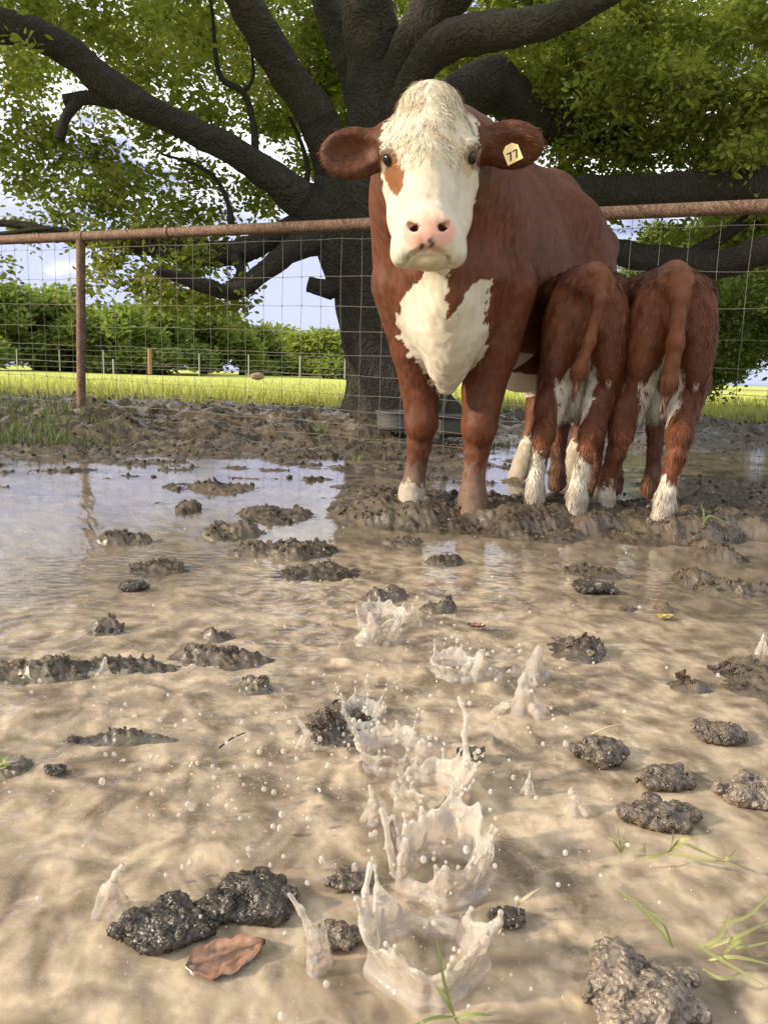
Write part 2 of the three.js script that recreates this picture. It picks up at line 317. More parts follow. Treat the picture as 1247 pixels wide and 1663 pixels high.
{
  const mudCol = (x, z) => {
    const t = clamp(0.5 + 0.75 * fbm2(x * 2.3, z * 3.1, 4)), g = clamp(0.5 + 0.9 * n2(x * 31, z * 31));
    let c = mix3([0.03, 0.023, 0.017], [0.135, 0.104, 0.075], clamp(t * 0.75 + g * 0.35 - 0.1));
    const dung = sstep(0.25, 0.5, fbm2(x * 3.7 + 20, z * 4.2, 3));
    return mix3(c, [0.11, 0.096, 0.06], dung * 0.6);
  };
  const mud = sheet([0.12, 0.2, ...logs(0.3, 13, 760)], angles(75 * R, 34 * R, 420, 60), mudHeight, 1.6, mudCol);
  structure('mud_ground', mud, phys({ vertexColors: true, roughness: 0.4, bumpMap: bumpMud, bumpScale: 0.006 }));
  const waterCol = (x, z) => {
    const s = fbm2(x * 2.2 + 0.6 * n2(x * 3, z * 3), z * 3.4, 4), f = fbm2(x * 15 + 0.35 * n2(x * 6, z * 6), z * 12 + 0.35 * n2(x * 6 + 7, z * 6), 5), g = fbm2(x * 47 + 5, z * 33, 3);
    const t = clamp(0.47 + 0.45 * s + 0.85 * f + 0.45 * g * sstep(-0.2, 0.3, f));
    let stir = 0; for (const q of SPLASH) stir = Math.max(stir, 1 - Math.hypot(x - q.x, (z - q.z) * 0.8) / 0.7); // silt is thickest where the water is churned
    stir = sstep(0, 0.6, stir + 0.25 * n2(x * 4, z * 5));
    return mix3(mix3([0.085, 0.063, 0.041], [0.22, 0.17, 0.112], t), mix3([0.12, 0.089, 0.056], [0.45, 0.36, 0.245], t), stir);
  };
  const water = sheet([0.1, 0.2, ...logs(0.36, 2.2, 560), ...logs(2.23, 11, 110)], angles(75 * R, 30 * R, 460, 40), waterHeight, 2.2);
  const rip = noiseTexture(512, (u, v) => 0.5 + 0.5 * tileN(u, v, 12, 5));
  water.deleteAttribute('color');
  structure('puddle_water', water, phys({ color: 0xffffff, roughness: 0.02, ior: 1.333, transmission: 1, thickness: 0, bumpMap: rip, bumpScale: 0.00035 }));
  // the silt stirred up in the puddle: a softer, opaque body just under the clear skin of the water
  const silt = sheet([0.1, 0.2, ...logs(0.36, 2.2, 300), ...logs(2.23, 11, 110)], angles(75 * R, 30 * R, 260, 30), (x, z) => 0.45 * waterHeight(x, z, false) - 0.006, 2.2, waterCol);
  structure('puddle_silt', silt, std({ vertexColors: true, roughness: 1 }));
  const fieldY = (x, z) => {
    const r = Math.hypot(x, z), inYard = -z > -3 && r < 11 ? 1 : 0;
    return (inYard ? -0.5 : 0.1) + 0.1 * fbm2(x * 0.08, z * 0.08, 3) * sstep(8, 30, r) + 0.25 * sstep(30, 80, r);
  };
  const fieldCol = (x, z) => { const t = clamp(0.5 + 0.8 * fbm2(x * 0.35, z * 0.5, 4)); return mix3([0.34, 0.39, 0.06], [0.47, 0.47, 0.11], t); };
  const field = sheet([0.01, 4, 8, 9.4, 10.2, 10.7, ...logs(11.2, 420, 120)], Array.from({ length: 181 }, (_, i) => (i * 2 - 180) * R), fieldY, 0.5, fieldCol);
  structure('pasture_field', field, std({ vertexColors: true, roughness: 0.95, bumpMap: bumpMud, bumpScale: 0.05 }));
}

// ------------------------------------------------------------------ cattle
const RUST = [0.108, 0.033, 0.0135], RUST_D = [0.06, 0.02, 0.0095], WHITE = [0.55, 0.50, 0.41], PINK = [0.60, 0.33, 0.26];
const inPoly = (x, y, p) => { let c = false; for (let i = 0, j = p.length - 1; i < p.length; j = i++) if (p[i][1] > y !== p[j][1] > y && x < ((p[j][0] - p[i][0]) * (y - p[i][1])) / (p[j][1] - p[i][1]) + p[i][0]) c = !c; return c; };
function ruffle(geo, k) { // the nap of the coat tips the surface a little this way and that
  const p = geo.attributes.position.array, n = geo.attributes.normal.array;
  for (let i = 0; i < p.length; i += 3) {
    const x = p[i], y = p[i + 1], z = p[i + 2], a = n3(x * 34, y * 15, z * 34) + 0.7 * n3(x * 80, y * 38, z * 80), b = n3(x * 34 + 9, y * 15, z * 34) + 0.7 * n3(x * 80 + 5, y * 38, z * 80), c = n3(x * 30 - 7, y * 20, z * 30);
    const nx = n[i] + k * a, ny = n[i + 1] + k * c, nz = n[i + 2] + k * b, L = 1 / Math.hypot(nx, ny, nz); n[i] = nx * L; n[i + 1] = ny * L; n[i + 2] = nz * L;
  }
}
const hideMat = phys({ vertexColors: true, roughness: 0.62, specularIntensity: 0.5 });
const hairMat = phys({ color: 0xffffff, roughness: 0.55, specularIntensity: 0.6, side: THREE.DoubleSide });
const hoofMat = std({ color: rgb(0.10, 0.075, 0.05), roughness: 0.6 });
const eyeMat = phys({ color: rgb(0.012, 0.008, 0.006), roughness: 0.12 });
{
  const base = V(0.2, 0, -2.7);
  const cow = thing('cow', 'large rust-brown and white cow facing the camera with an ear tag', 'cow', base.toArray());
  // the spine bends to the cow's left: s metres behind the front feet
  const head = (s) => (12 + 34 * clamp(s / 1.3)) * R, path = [[0, 0]];
  for (let i = 1; i <= 200; i++) { const a = head(i * 0.01), q = path[i - 1]; path.push([q[0] + Math.sin(a) * 0.01, q[1] - Math.cos(a) * 0.01]); }
  const at = (z) => { const s = -z; if (s <= 0) { const a = head(0); return [Math.sin(a) * s, -Math.cos(a) * s, a]; } const q = path[Math.min(200, Math.round(s * 100))]; return [q[0], q[1], head(s)]; };
  const B = (x, y, z, r) => { const [px, pz, a] = at(z), o = [px + Math.cos(a) * x, y, pz + Math.sin(a) * x]; if (r !== undefined) o.push(r); return o; };
  const E = (c, r, k = 0.08) => { const a = at(c[2])[2], C = Math.cos(a), S = Math.sin(a); return ell(B(...c), r, k, [C, 0, S, 0, 1, 0, -S, 0, C]); };
  // head frame: x to the cow's left, y up the face, z out of the face
  const hc = P(697, 270, 2.15).sub(base);
  const hm = new THREE.Matrix4().makeRotationFromEuler(new THREE.Euler(-4 * R, -4 * R, 1.6 * R, 'YXZ')).setPosition(hc), hi = hm.clone().invert();
  const H = (x, y, z, r) => { const v = V(x, y, z).applyMatrix4(hm); return r === undefined ? v.toArray() : [...v.toArray(), r]; };
  const he = hm.elements;
  const axes = (e = new THREE.Euler()) => { const m = new THREE.Matrix4().makeRotationFromEuler(e).premultiply(hm.clone().setPosition(0, 0, 0)).elements; return [m[0], m[1], m[2], m[4], m[5], m[6], m[8], m[9], m[10]]; };
  const HE = (c, r, k = 0.03, e) => ell(H(...c), r, k, axes(e));
  const prims = [
    // trunk
    E([0, 0.86, 0.0], [0.215, 0.34, 0.25]), E([0, 0.92, -0.50], [0.33, 0.42, 0.52], 0.12), E([0, 1.0, -1.05], [0.28, 0.37, 0.42], 0.1), E([0, 1.22, -0.22], [0.13, 0.16, 0.32], 0.12),
    ...chain([B(0, 1.28, -0.25, 0.10), B(0, 1.30, -0.7, 0.10), B(0, 1.31, -1.15, 0.10), B(0, 1.26, -1.42, 0.06)], 0.1),
    E([0.18, 1.18, -1.0], [0.10, 0.09, 0.16], 0.14), E([-0.18, 1.18, -1.0], [0.10, 0.09, 0.16], 0.14), E([0.11, 1.12, -1.42], [0.09, 0.1, 0.1]), E([-0.11, 1.12, -1.42], [0.09, 0.1, 0.1]),
    E([-0.165, 0.93, 0.0], [0.095, 0.27, 0.17], 0.07), E([0.165, 0.93, -0.02], [0.095, 0.27, 0.17], 0.07),
    // brisket and dewlap
    ...chain([[0.0, 0.80, 0.17, 0.16], [-0.005, 0.66, 0.17, 0.115], [-0.005, 0.54, 0.14, 0.058], [-0.005, 0.475, 0.11, 0.034]], 0.05),
    ...chain([H(0.0, -0.16, -0.24, 0.045), [-0.05, 0.84, 0.30, 0.05], [-0.02, 0.72, 0.27, 0.06], [-0.005, 0.58, 0.2, 0.05]], 0.05),
    // neck
    ...chain([B(0, 1.04, -0.1, 0.25), [-0.05, 1.08, 0.16, 0.20], H(0, 0.05, -0.24, 0.14)], 0.1), ...chain([B(0, 1.25, -0.15, 0.12), H(0, 0.14, -0.19, 0.085)], 0.1),
    // fore legs, the cow's right (rear to us: left in view) and left
    ...chain([[-0.15, 0.80, 0.03, 0.115], [-0.105, 0.60, 0.0, 0.088], [-0.085, 0.46, -0.03, 0.068], [-0.077, 0.34, -0.035, 0.058], [-0.08, 0.265, -0.045, 0.043], [-0.09, 0.17, -0.055, 0.036], [-0.10, 0.09, -0.05, 0.046]], 0.014),
    ...chain([[-0.10, 0.09, -0.05, 0.046], [-0.102, 0.015, -0.02, 0.058]], 0.02),
    ...chain([[0.17, 0.80, 0.02, 0.12], [0.15, 0.60, 0.01, 0.094], [0.13, 0.46, 0.01, 0.072], [0.12, 0.335, 0.03, 0.061], [0.116, 0.255, 0.025, 0.044], [0.11, 0.17, 0.03, 0.037], [0.108, 0.09, 0.04, 0.047]], 0.014),
    ...chain([[0.108, 0.09, 0.04, 0.047], [0.107, 0.015, 0.07, 0.058]], 0.02),
    ell([-0.077, 0.335, 0.0], [0.05, 0.055, 0.035], 0.02), ell([0.12, 0.33, 0.068], [0.052, 0.055, 0.035], 0.02),
    ...[-1, 1].flatMap((s) => [
      E([s * 0.17, 0.92, -1.16], [0.13, 0.30, 0.25], 0.08), ...chain([B(s * 0.19, 0.74, -1.05, 0.15), B(s * 0.16, 0.46, -1.37, 0.062), B(s * 0.145, 0.36, -1.36, 0.05), B(s * 0.14, 0.14, -1.29, 0.041), B(s * 0.14, 0.085, -1.275, 0.05), B(s * 0.14, 0.015, -1.24, 0.06)], 0.035),
    ]),
    E([0, 0.56, -0.98], [0.13, 0.12, 0.17], 0.05), // udder
    ...chain([B(0, 1.25, -1.45, 0.045), B(0, 1.12, -1.55, 0.032), B(0, 0.75, -1.58, 0.024), B(0, 0.5, -1.56, 0.045), B(0, 0.38, -1.55, 0.02)], 0.03),
    // skull
    HE([0, 0.09, -0.085], [0.110, 0.115, 0.092], 0.04), HE([0, 0.178, -0.078], [0.082, 0.066, 0.07], 0.04), HE([0, 0.09, -0.19], [0.115, 0.13, 0.13], 0.05), HE([0, 0.03, -0.10], [0.122, 0.11, 0.10], 0.04),
    HE([0.100, 0.062, -0.062], [0.032, 0.020, 0.046], 0.04), HE([-0.100, 0.062, -0.062], [0.032, 0.020, 0.046], 0.04),
    HE([0, -0.04, -0.055], [0.078, 0.20, 0.085], 0.04), HE([0, -0.11, -0.05], [0.07, 0.1, 0.085], 0.04),
    ...[-1, 1].flatMap((s) => [...chain([H(s * 0.082, 0.0, -0.13, 0.052), H(s * 0.062, -0.11, -0.095, 0.045), H(s * 0.05, -0.19, -0.05, 0.042)], 0.04), HE([s * 0.056, -0.205, -0.006], [0.043, 0.05, 0.055], 0.03), HE([s * 0.066, -0.228, -0.008], [0.032, 0.028, 0.05], 0.02)]),
    ...chain([H(0, -0.02, -0.25, 0.10), H(0, -0.13, -0.15, 0.075), H(0, -0.20, -0.07, 0.045)], 0.05),
    HE([0, -0.178, -0.005], [0.083, 0.062, 0.078], 0.035), HE([0, -0.155, 0.035], [0.052, 0.038, 0.034], 0.03), HE([0, -0.2, 0.03], [0.05, 0.03, 0.035], 0.03),
    HE([0, -0.244, -0.008], [0.048, 0.021, 0.046], 0.010),
    ...[-1, 1].flatMap((s) => chain([H(s * 0.07, 0.15, -0.17, 0.055), H(s * 0.12, 0.125, -0.16, 0.042), H(s * 0.165, 0.10, -0.15, 0.032)], 0.03)),
    // ears
    HE([-0.125, 0.098, -0.155], [0.05, 0.035, 0.035], 0.03), HE([-0.213, 0.085, -0.14], [0.098, 0.069, 0.024], 0.02, new THREE.Euler(0.1, 0.12, 0.08)),
    HE([0.125, 0.10, -0.155], [0.05, 0.035, 0.035], 0.03), HE([0.222, 0.100, -0.145], [0.092, 0.064, 0.03], 0.02, new THREE.Euler(0.5, -0.1, -0.02)),
    cut(HE([-0.222, 0.082, -0.107], [0.076, 0.049, 0.036], 0.012, new THREE.Euler(0.1, 0.12, 0.08))),
    cut(HE([0.232, 0.072, -0.103], [0.068, 0.040, 0.032], 0.012, new THREE.Euler(0.5, -0.1, -0.02))),
    // eyes, nostrils, mouth
    ...[-1, 1].flatMap((s) => [cut(HE([s * 0.128, 0.035, -0.03], [0.015, 0.015, 0.030], 0.008)),
    ]),
  ];
  { // nostrils and mouth are carved into the muzzle where its surface lies
    const skin = combine(prims), front = (x, y) => { let z = 0.15; while (z > -0.1 && skin(...H(x, y, z)) > 0) z -= 0.001; return z; };
    for (const s of [-1, 1]) {
      const z = front(s * 0.043, -0.170);
      prims.push(cut(HE([s * 0.043, -0.169, z - 0.002], [0.021, 0.0085, 0.016], 0.005, new THREE.Euler(0, s * 0.5, s * 0.62))), cut(HE([s * 0.035, -0.173, z - 0.008], [0.0105, 0.0085, 0.022], 0.004)));
    }
    const line = [[-0.060, -0.258], [-0.054, -0.246], [-0.04, -0.234], [-0.02, -0.227], [0, -0.225], [0.02, -0.227], [0.04, -0.234], [0.054, -0.246], [0.060, -0.258]].map(([x, y]) => H(x, y, front(x, y) - 0.0005, 0.0062 - 0.02 * Math.abs(x)));
    prims.push(...chain(line, 0.006).map(cut));
  }
  const fine = surfaceNets(prims, [-0.55, -0.06, -1.75], [1.25, 1.5, 0.78], 0.0064);
  const bib = [[-0.085, 0.93], [-0.05, 0.93], [-0.032, 0.80], [-0.03, 0.72], [-0.034, 0.66], [0.0, 0.70], [0.035, 0.765], [0.075, 0.80], [0.10, 0.795], [0.104, 0.75], [0.098, 0.69], [0.112, 0.63], [0.128, 0.605], [0.105, 0.56], [0.06, 0.50], [0.03, 0.45], [-0.0, 0.38], [-0.03, 0.45], [-0.07, 0.51], [-0.11, 0.56], [-0.15, 0.60], [-0.178, 0.666], [-0.165, 0.735], [-0.15, 0.755], [-0.105, 0.79], [-0.085, 0.85]];
  const tv = V();
  const colour = (x, y, z, nx, ny, nz) => {
    tv.set(x, y, z).applyMatrix4(hi); const hx = tv.x, hy = tv.y, hz = tv.z, q = 0.012 * n3(x * 24, y * 24, z * 24) + 0.006 * n3(x * 60, y * 60, z * 60);
    const v = 0.62 + 0.55 * (0.5 + 0.5 * fbm3(x * 7, y * 5, z * 7, 3)) + 0.22 * n3(x * 45, y * 22, z * 45);
    let c = RUST.map((e) => e * v);
    const white = WHITE.map((e, i) => e * (1 - 0.10 * (0.5 + 0.5 * fbm3(x * 14, y * 10, z * 14, 3)) * (1 + i * 0.5)));
    const face = hz > -0.27 && hy < 0.29 && hy > -0.31 && Math.abs(hx) < 0.18;
    if (face && Math.abs(hx) < 0.132 + q + Math.max(0, -hy) * 0.2 && hz > (hy > 0.0 ? -0.125 - 0.3 * Math.max(0, hy - 0.16) : -0.20) + q) {
      c = white;
      const stain = sstep(0.02, 0.3, fbm3(hx * 22, hy * 13, 3.3, 3)) * sstep(-0.06, 0.02, hy) * sstep(0.24, 0.19, hy) * sstep(0.11, 0.07, Math.abs(hx));
      c = mix3(c, [0.52, 0.40, 0.26], stain * 0.6);
      const py = hy - (-0.008 + 1.05 * (hx + 0.1)) * 0.2, px = hx + 0.096 - (hy - 0.0) * -0.16;
      if ((px / (0.024 + q * 0.5)) ** 2 + ((hy + 0.008) / 0.052) ** 2 < 1) c = mix3(RUST, [0.36, 0.16, 0.06], 0.35);
      if (((hx - 0.100 + q) / 0.018) ** 2 + ((hy - 0.005) / 0.018) ** 2 < 1) c = mix3(c, [0.42, 0.24, 0.11], 0.45);
      if (((Math.abs(hx) - 0.118) / 0.03) ** 2 + ((hy - 0.034) / 0.022) ** 2 < 1) c = mix3([0.14, 0.07, 0.045], c, 0.25);
      const nose = sstep(1.12, 0.86, (hx / 0.07) ** 2 + ((hy + 0.178) / 0.052) ** 2 + q * 3) * sstep(-0.01, 0.02, hz);
      c = mix3(c, mix3(PINK, [0.66, 0.44, 0.33], sstep(-0.17, -0.14, hy)), nose);
      for (const [sx, sy, sr] of [[-0.016, -0.218, 0.006], [0.006, -0.205, 0.005], [0.009, -0.214, 0.006], [0.001, -0.211, 0.004]]) if ((hx - sx) ** 2 + (hy - sy) ** 2 < sr * sr) c = [0.11, 0.07, 0.06];
      for (const s of [-1, 1]) if (((hx - s * 0.036) / 0.013) ** 2 + ((hy + 0.173) / 0.010) ** 2 < 1 && hz < 0.078) c = [0.12, 0.04, 0.035];
      const lip = -0.2245 - 6.2 * hx * hx; if (Math.abs(hy - lip) < 0.0042 && Math.abs(hx) < 0.058 && hz > 0) c = [0.36, 0.25, 0.18];
      else if (hy < lip) c = mix3(c, [0.60, 0.48, 0.30], 0.5 * sstep(0.06, 0.02, Math.abs(hx)));
    } else if (Math.abs(hx) > 0.12 && Math.abs(hx) < 0.34 && hy > 0 && hy < 0.2 && hz > -0.22 && hz < -0.06) {
      c = mix3(RUST_D, RUST, 0.5 + 0.5 * n3(x * 40, y * 40, z * 40)); // ears
    } else if (z > -0.12 && y < 0.97 && z < 0.42 && !(face && hz > -0.2) && inPoly(x + q, y + q * 1.2, bib) && nz > -0.35) c = white;
    else if (y < 0.60 && y > 0.3 && z < -0.25 && ny < -0.35) c = white;
    else if (y < 0.21 + q * 2.2 && z < -0.7) c = white;
    else if (y < 0.125 + q * 2 && z > -0.3 && x < 0) c = white;
    { const cake = sstep(0.02, 0.3, fbm3(x * 28, y * 20, z * 28, 3) + 0.9 * sstep(0.24, 0.07, y)); if (y < 0.3) c = mix3(c, [0.15, 0.113, 0.08], 0.55 * cake * sstep(0.3, 0.2, y)); } // caked mud on the feet
    return c;
  };
  paint(fine, colour); ruffle(fine, 0.16);
  const body = part('body', fine, hideMat, cow);
  for (const s of [-1, 1]) {
    const e = new THREE.SphereGeometry(0.0175, 28, 20); e.scale(0.8, 1.0, 1.2); e.applyMatrix4(hm.clone().multiply(new THREE.Matrix4().makeTranslation(s * 0.1115, 0.035, -0.046)));
    part('eye', e, eyeMat, cow);
  }
  { // yellow ear tag
    const sh = new THREE.Shape(); sh.moveTo(-0.021, -0.026); sh.lineTo(0.021, -0.026); sh.lineTo(0.021, 0.014); sh.lineTo(0.009, 0.026); sh.lineTo(-0.009, 0.026); sh.lineTo(-0.021, 0.014); sh.closePath();
    const tagGeo = new THREE.ExtrudeGeometry(sh, { depth: 0.0018, bevelEnabled: true, bevelThickness: 0.0006, bevelSize: 0.0008, bevelSegments: 2 });
    const tag = part('ear_tag', tagGeo, phys({ color: rgb(0.80, 0.57, 0.24), roughness: 0.4 }), cow);
    tag.applyMatrix4(hm.clone().multiply(new THREE.Matrix4().makeTranslation(0.222, 0.057, -0.085)).multiply(new THREE.Matrix4().makeRotationFromEuler(new THREE.Euler(-0.12, -0.25, 0.36))));
    const ink = std({ color: rgb(0.05, 0.025, 0.012), roughness: 0.7 }), seven = new THREE.Shape();
    seven.moveTo(-0.006, 0.011); seven.lineTo(0.0075, 0.011); seven.lineTo(0.0075, 0.0075); seven.lineTo(0.0005, -0.013); seven.lineTo(-0.0042, -0.013); seven.lineTo(0.0024, 0.0072); seven.lineTo(-0.006, 0.0072); seven.closePath();
    const sg = new THREE.ExtrudeGeometry(seven, { depth: 0.0005, bevelEnabled: false });
    for (const dx of [-0.0085, 0.0085]) part('number_seven', sg.clone().translate(dx, -0.006, 0.0025), ink, tag);
  }
  const style = (x, y, z, nx, ny, nz, c, r) => {
    tv.set(x, y, z).applyMatrix4(hi); const hx = tv.x, hy = tv.y, hz = tv.z;
    if (hz > -0.26 && Math.abs(hx) < 0.145 && hy > -0.3 && hy < 0.29) {
      if (hy < -0.115 && hz > -0.02 && Math.abs(hx) < 0.075) return null;                          // bare nose
      if (((Math.abs(hx) - 0.118) / 0.026) ** 2 + ((hy - 0.036) / 0.019) ** 2 < 1) return null;    // eye
      const d = V(hx * 2.2, -0.25, 0).transformDirection(hm);
      if (hy > 0.052 && hy < 0.08 && Math.abs(hx) > 0.085) return { len: 0.016, wid: 0.0022, dir: V(Math.sign(hx), 0.1, 0.3).transformDirection(hm).toArray(), lift: 0.5, col: c };
      return { len: hy < -0.06 ? 0.010 : 0.014, wid: 0.0022, dir: d.toArray(), lift: 0.16, col: c };
    }
    if (Math.abs(hx) >= 0.13 && Math.abs(hx) < 0.34 && hy > -0.02 && hy < 0.2 && hz > -0.22 && hz < -0.04) {
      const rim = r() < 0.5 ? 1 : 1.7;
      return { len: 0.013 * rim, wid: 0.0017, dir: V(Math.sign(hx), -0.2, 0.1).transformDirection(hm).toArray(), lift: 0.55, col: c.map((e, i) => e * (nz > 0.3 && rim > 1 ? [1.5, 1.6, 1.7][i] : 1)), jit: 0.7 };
    }
    const leg = y < 0.42;
    return { len: leg ? 0.015 : 0.016, wid: 0.0026, dir: leg ? [0.05, -1, 0] : [0.35, -0.75, -0.45], lift: leg ? 0.24 : 0.16, col: c.map((e) => e * (0.7 + 0.6 * r())), jit: 0.3 };
  };
  coat(fine, 120000, 5, (x, y, z, nx, ny, nz, c, r) => style(x, y, z, nx, ny, nz, colour(x + (r() - 0.5) * 0.022, y + (r() - 0.5) * 0.03, z, nx, ny, nz), r), body, hairMat);
  coat(fine, 160000, 6, (x, y, z, nx, ny, nz, c, r) => { // wavy locks of the forehead
    if (y < 0.9 || z < 0.2) return null;
    tv.set(x, y, z).applyMatrix4(hi); const hx = tv.x, hy = tv.y, hz = tv.z;
    if (hz < -0.15 || (hy < 0.085 && Math.abs(hx) > 0.08) || Math.abs(hx) > 0.115 || hy < -0.05 || hy > 0.265) return null;
    if (hy < 0.0 && Math.abs(hx) > 0.05) return null;
    const sw = 0.9 * n3(hx * 16, hy * 16, 5), side = Math.abs(hx) > 0.03 && hy < 0.17 ? 1 : 0.25;
    const wild = sstep(-0.05, 0.05, hy), k = r() ** 2;
    return { len: mix(0.011, 0.027, wild) * (0.7 + 0.6 * r()), wid: 0.0028, dir: V(Math.sign(hx) * side + sw, -0.9 + 0.5 * sw * side, 0).transformDirection(hm).toArray(), lift: mix(0.06, 0.26, wild), col: c.map((e, i) => e * mix(1.12, [0.60, 0.50, 0.38][i], k)), jit: 0.25 };
  }, body, hairMat, WAVY);
}

function makeCalf(label, base, turn, o) {
  const calf = thing('calf', label, 'calf', base.toArray(), 'calves beside the cow');
  calf.rotation.y = turn;
  const prims = [
    ell([0, 0.66, -0.10], [0.138, 0.175, 0.20], 0.06), ell([0, 0.755, -0.12], [0.125, 0.080, 0.24], 0.06), ell([0.112, 0.755, -0.16], [0.05, 0.055, 0.10], 0.06), ell([-0.112, 0.755, -0.16], [0.05, 0.055, 0.10], 0.06),
    ell([0, 0.62, -0.44], [0.150, 0.18, 0.30], 0.08), ell([0, 0.60, -0.74], [0.135, 0.18, 0.18], 0.08), ell([0, 0.76, -0.66], [0.06, 0.07, 0.16], 0.06), ell([0, 0.785, -0.02], [0.05, 0.04, 0.09], 0.05),
    ...[0, 1].flatMap((i) => {
      const s = i ? 1 : -1, f = o.feet[i], fx = f[0], fz = f[1], y0 = f[2] ?? 0;
      return [ell([s * 0.086, 0.575, -0.01], [0.060, 0.18, 0.12], 0.035), ell([s * 0.076, 0.63, 0.05], [0.055, 0.14, 0.055], 0.04),
        ...chain([[s * 0.086, 0.47, -0.01, 0.066], [mix(s * 0.085, fx, 0.35), 0.36, 0.03, 0.049], [mix(s * 0.085, fx, 0.6), 0.28 + y0, 0.065 + fz * 0.4, 0.038], [mix(s * 0.085, fx, 0.72), 0.22 + y0, 0.06 + fz * 0.6, 0.030], [fx, 0.10 + y0, 0.03 + fz, 0.027], [fx, 0.06 + y0, 0.02 + fz, 0.034], [fx, -0.01 + y0, 0.0 + fz, 0.042]], 0.015)];
    }),
    ...[-1, 1].flatMap((s) => chain([[s * 0.095, 0.52, -0.76, 0.065], [s * 0.085, 0.30, -0.75, 0.040], [s * 0.08, 0.26, -0.75, 0.036], [s * 0.08, 0.06, -0.74, 0.029], [s * 0.08, 0.0, -0.76, 0.042]], 0.025)),
    ...chain([[0, 0.69, -0.82, 0.115], [o.look * 0.5, 0.66, -1.0, 0.085], [o.look, 0.63, -1.08, 0.08]], 0.06), ...chain([[o.look, 0.64, -1.1, 0.078], [o.look * 1.3, 0.56, -1.2, 0.055], [o.look * 1.5, 0.50, -1.27, 0.042]], 0.04),
    ell([o.look + 0.12, 0.66, -1.06], [0.07, 0.035, 0.015], 0.02), ell([o.look - 0.12, 0.66, -1.06], [0.07, 0.035, 0.015], 0.02),
    ell([o.white, 0.40, -0.08], [0.046, 0.085, 0.07], 0.02), // belly end between the thighs
    ...chain(o.tail, 0.022),
  ];
  const geo = surfaceNets(prims, [-0.42, -0.08, -1.45], [0.42, 0.95, 0.28], 0.0066);
  // shaggy lumps of the coat
  const tailD = combine(chain(o.tail, 0.022));
  paint(geo, (x, y, z, nx, ny, nz) => {
    const q = 0.02 * n3(x * 26, y * 18, z * 26) + 0.01 * n3(x * 60, y * 60, z * 60), v = 0.75 + 0.5 * (0.5 + 0.5 * fbm3(x * 10, y * 7, z * 10, 3));
    let c = mix3([0.135, 0.042, 0.016], [0.09, 0.028, 0.0125], 0.5 + 0.5 * n3(x * 5, y * 5, z * 5)).map((e) => e * v);
    const onTail = tailD(x, y, z) < 0.012;
    if (!onTail && y < 0.50 + q && y > 0.28 && Math.abs(x - o.white) < 0.062 + q && z < 0.075) c = WHITE;
    else if (!onTail && ny < -0.5 && y > 0.36 && y < 0.6 && Math.abs(x) < 0.12) c = WHITE;
    if (onTail) c = mix3(c, [0.21, 0.075, 0.032], 0.4);
    if (onTail && y < o.tail[o.tail.length - 1][1] + 0.05) c = mix3(c, WHITE, 0.55 * sstep(0.0, 0.5, n3(x * 90, y * 12, z * 90)));
    if (y < o.sock(x) + q * 1.6 && z > -0.4) c = WHITE;
    { const cake = sstep(0.1, 0.4, fbm3(x * 28, y * 20, z * 28, 3) + 0.8 * sstep(0.15, 0.03, y)); if (y < 0.24) c = mix3(c, [0.16, 0.12, 0.085], 0.35 * cake * sstep(0.24, 0.15, y)); }
    return c;
  });
  ruffle(geo, 0.3);
  const body = part('body', geo, hideMat, calf);
  coat(geo, 85000, 9 + o.seed, (x, y, z, nx, ny, nz, c, r) => {
    const leg = y < 0.42, sw = n3(x * 11, y * 11, z * 11), onTail = tailD(x, y, z) < 0.012;
    if (onTail) return { len: y < 0.5 ? 0.045 : 0.022, wid: 0.0024, dir: [0, -1, 0], lift: 0.12, col: c, jit: 0.25 };
    return { len: leg ? 0.026 : 0.025, wid: 0.0026, dir: [0.5 * sw, -1, 0.3 * n3(x * 9 + 3, y * 9, z * 9)], lift: 0.2 + 0.35 * Math.abs(sw), col: c, jit: 0.6 };
  }, body, hairMat);
  return calf;
}
{
  const a = P(948, 640, 2.66), b = P(1081, 640, 2.62);
  makeCalf('fuzzy brown calf seen from behind, squeezed between the cow and another calf', V(a.x, 0.045, -2.70), -14 * R, { seed: 1, feet: [[-0.135, 0.02], [0.012, 0.03]], look: -0.06, white: -0.02, sock: (x) => 0.19 + 0.3 * Math.max(0, -x - 0.1), tail: [[0.02, 0.815, 0.01, 0.034], [0.036, 0.785, 0.085, 0.027], [0.038, 0.71, 0.122, 0.020], [0.014, 0.58, 0.128, 0.018], [-0.012, 0.49, 0.13, 0.022], [-0.022, 0.42, 0.125, 0.010]] });
  makeCalf('shaggy brown calf seen from behind, outer one with its tail hanging straight', V(b.x, 0.045, -2.64), -12 * R, { seed: 2, feet: [[-0.165, -0.05], [0.02, 0.09]], look: 0.03, white: -0.015, sock: (x) => (x < -0.06 ? 0.10 : 0.13 + 1.6 * Math.max(0, 0.03 - x)), tail: [[0.0, 0.82, 0.0, 0.036], [0.0, 0.79, 0.085, 0.030], [0.006, 0.72, 0.125, 0.024], [0.004, 0.58, 0.132, 0.025], [-0.006, 0.46, 0.132, 0.025], [-0.014, 0.385, 0.125, 0.009]] });
}

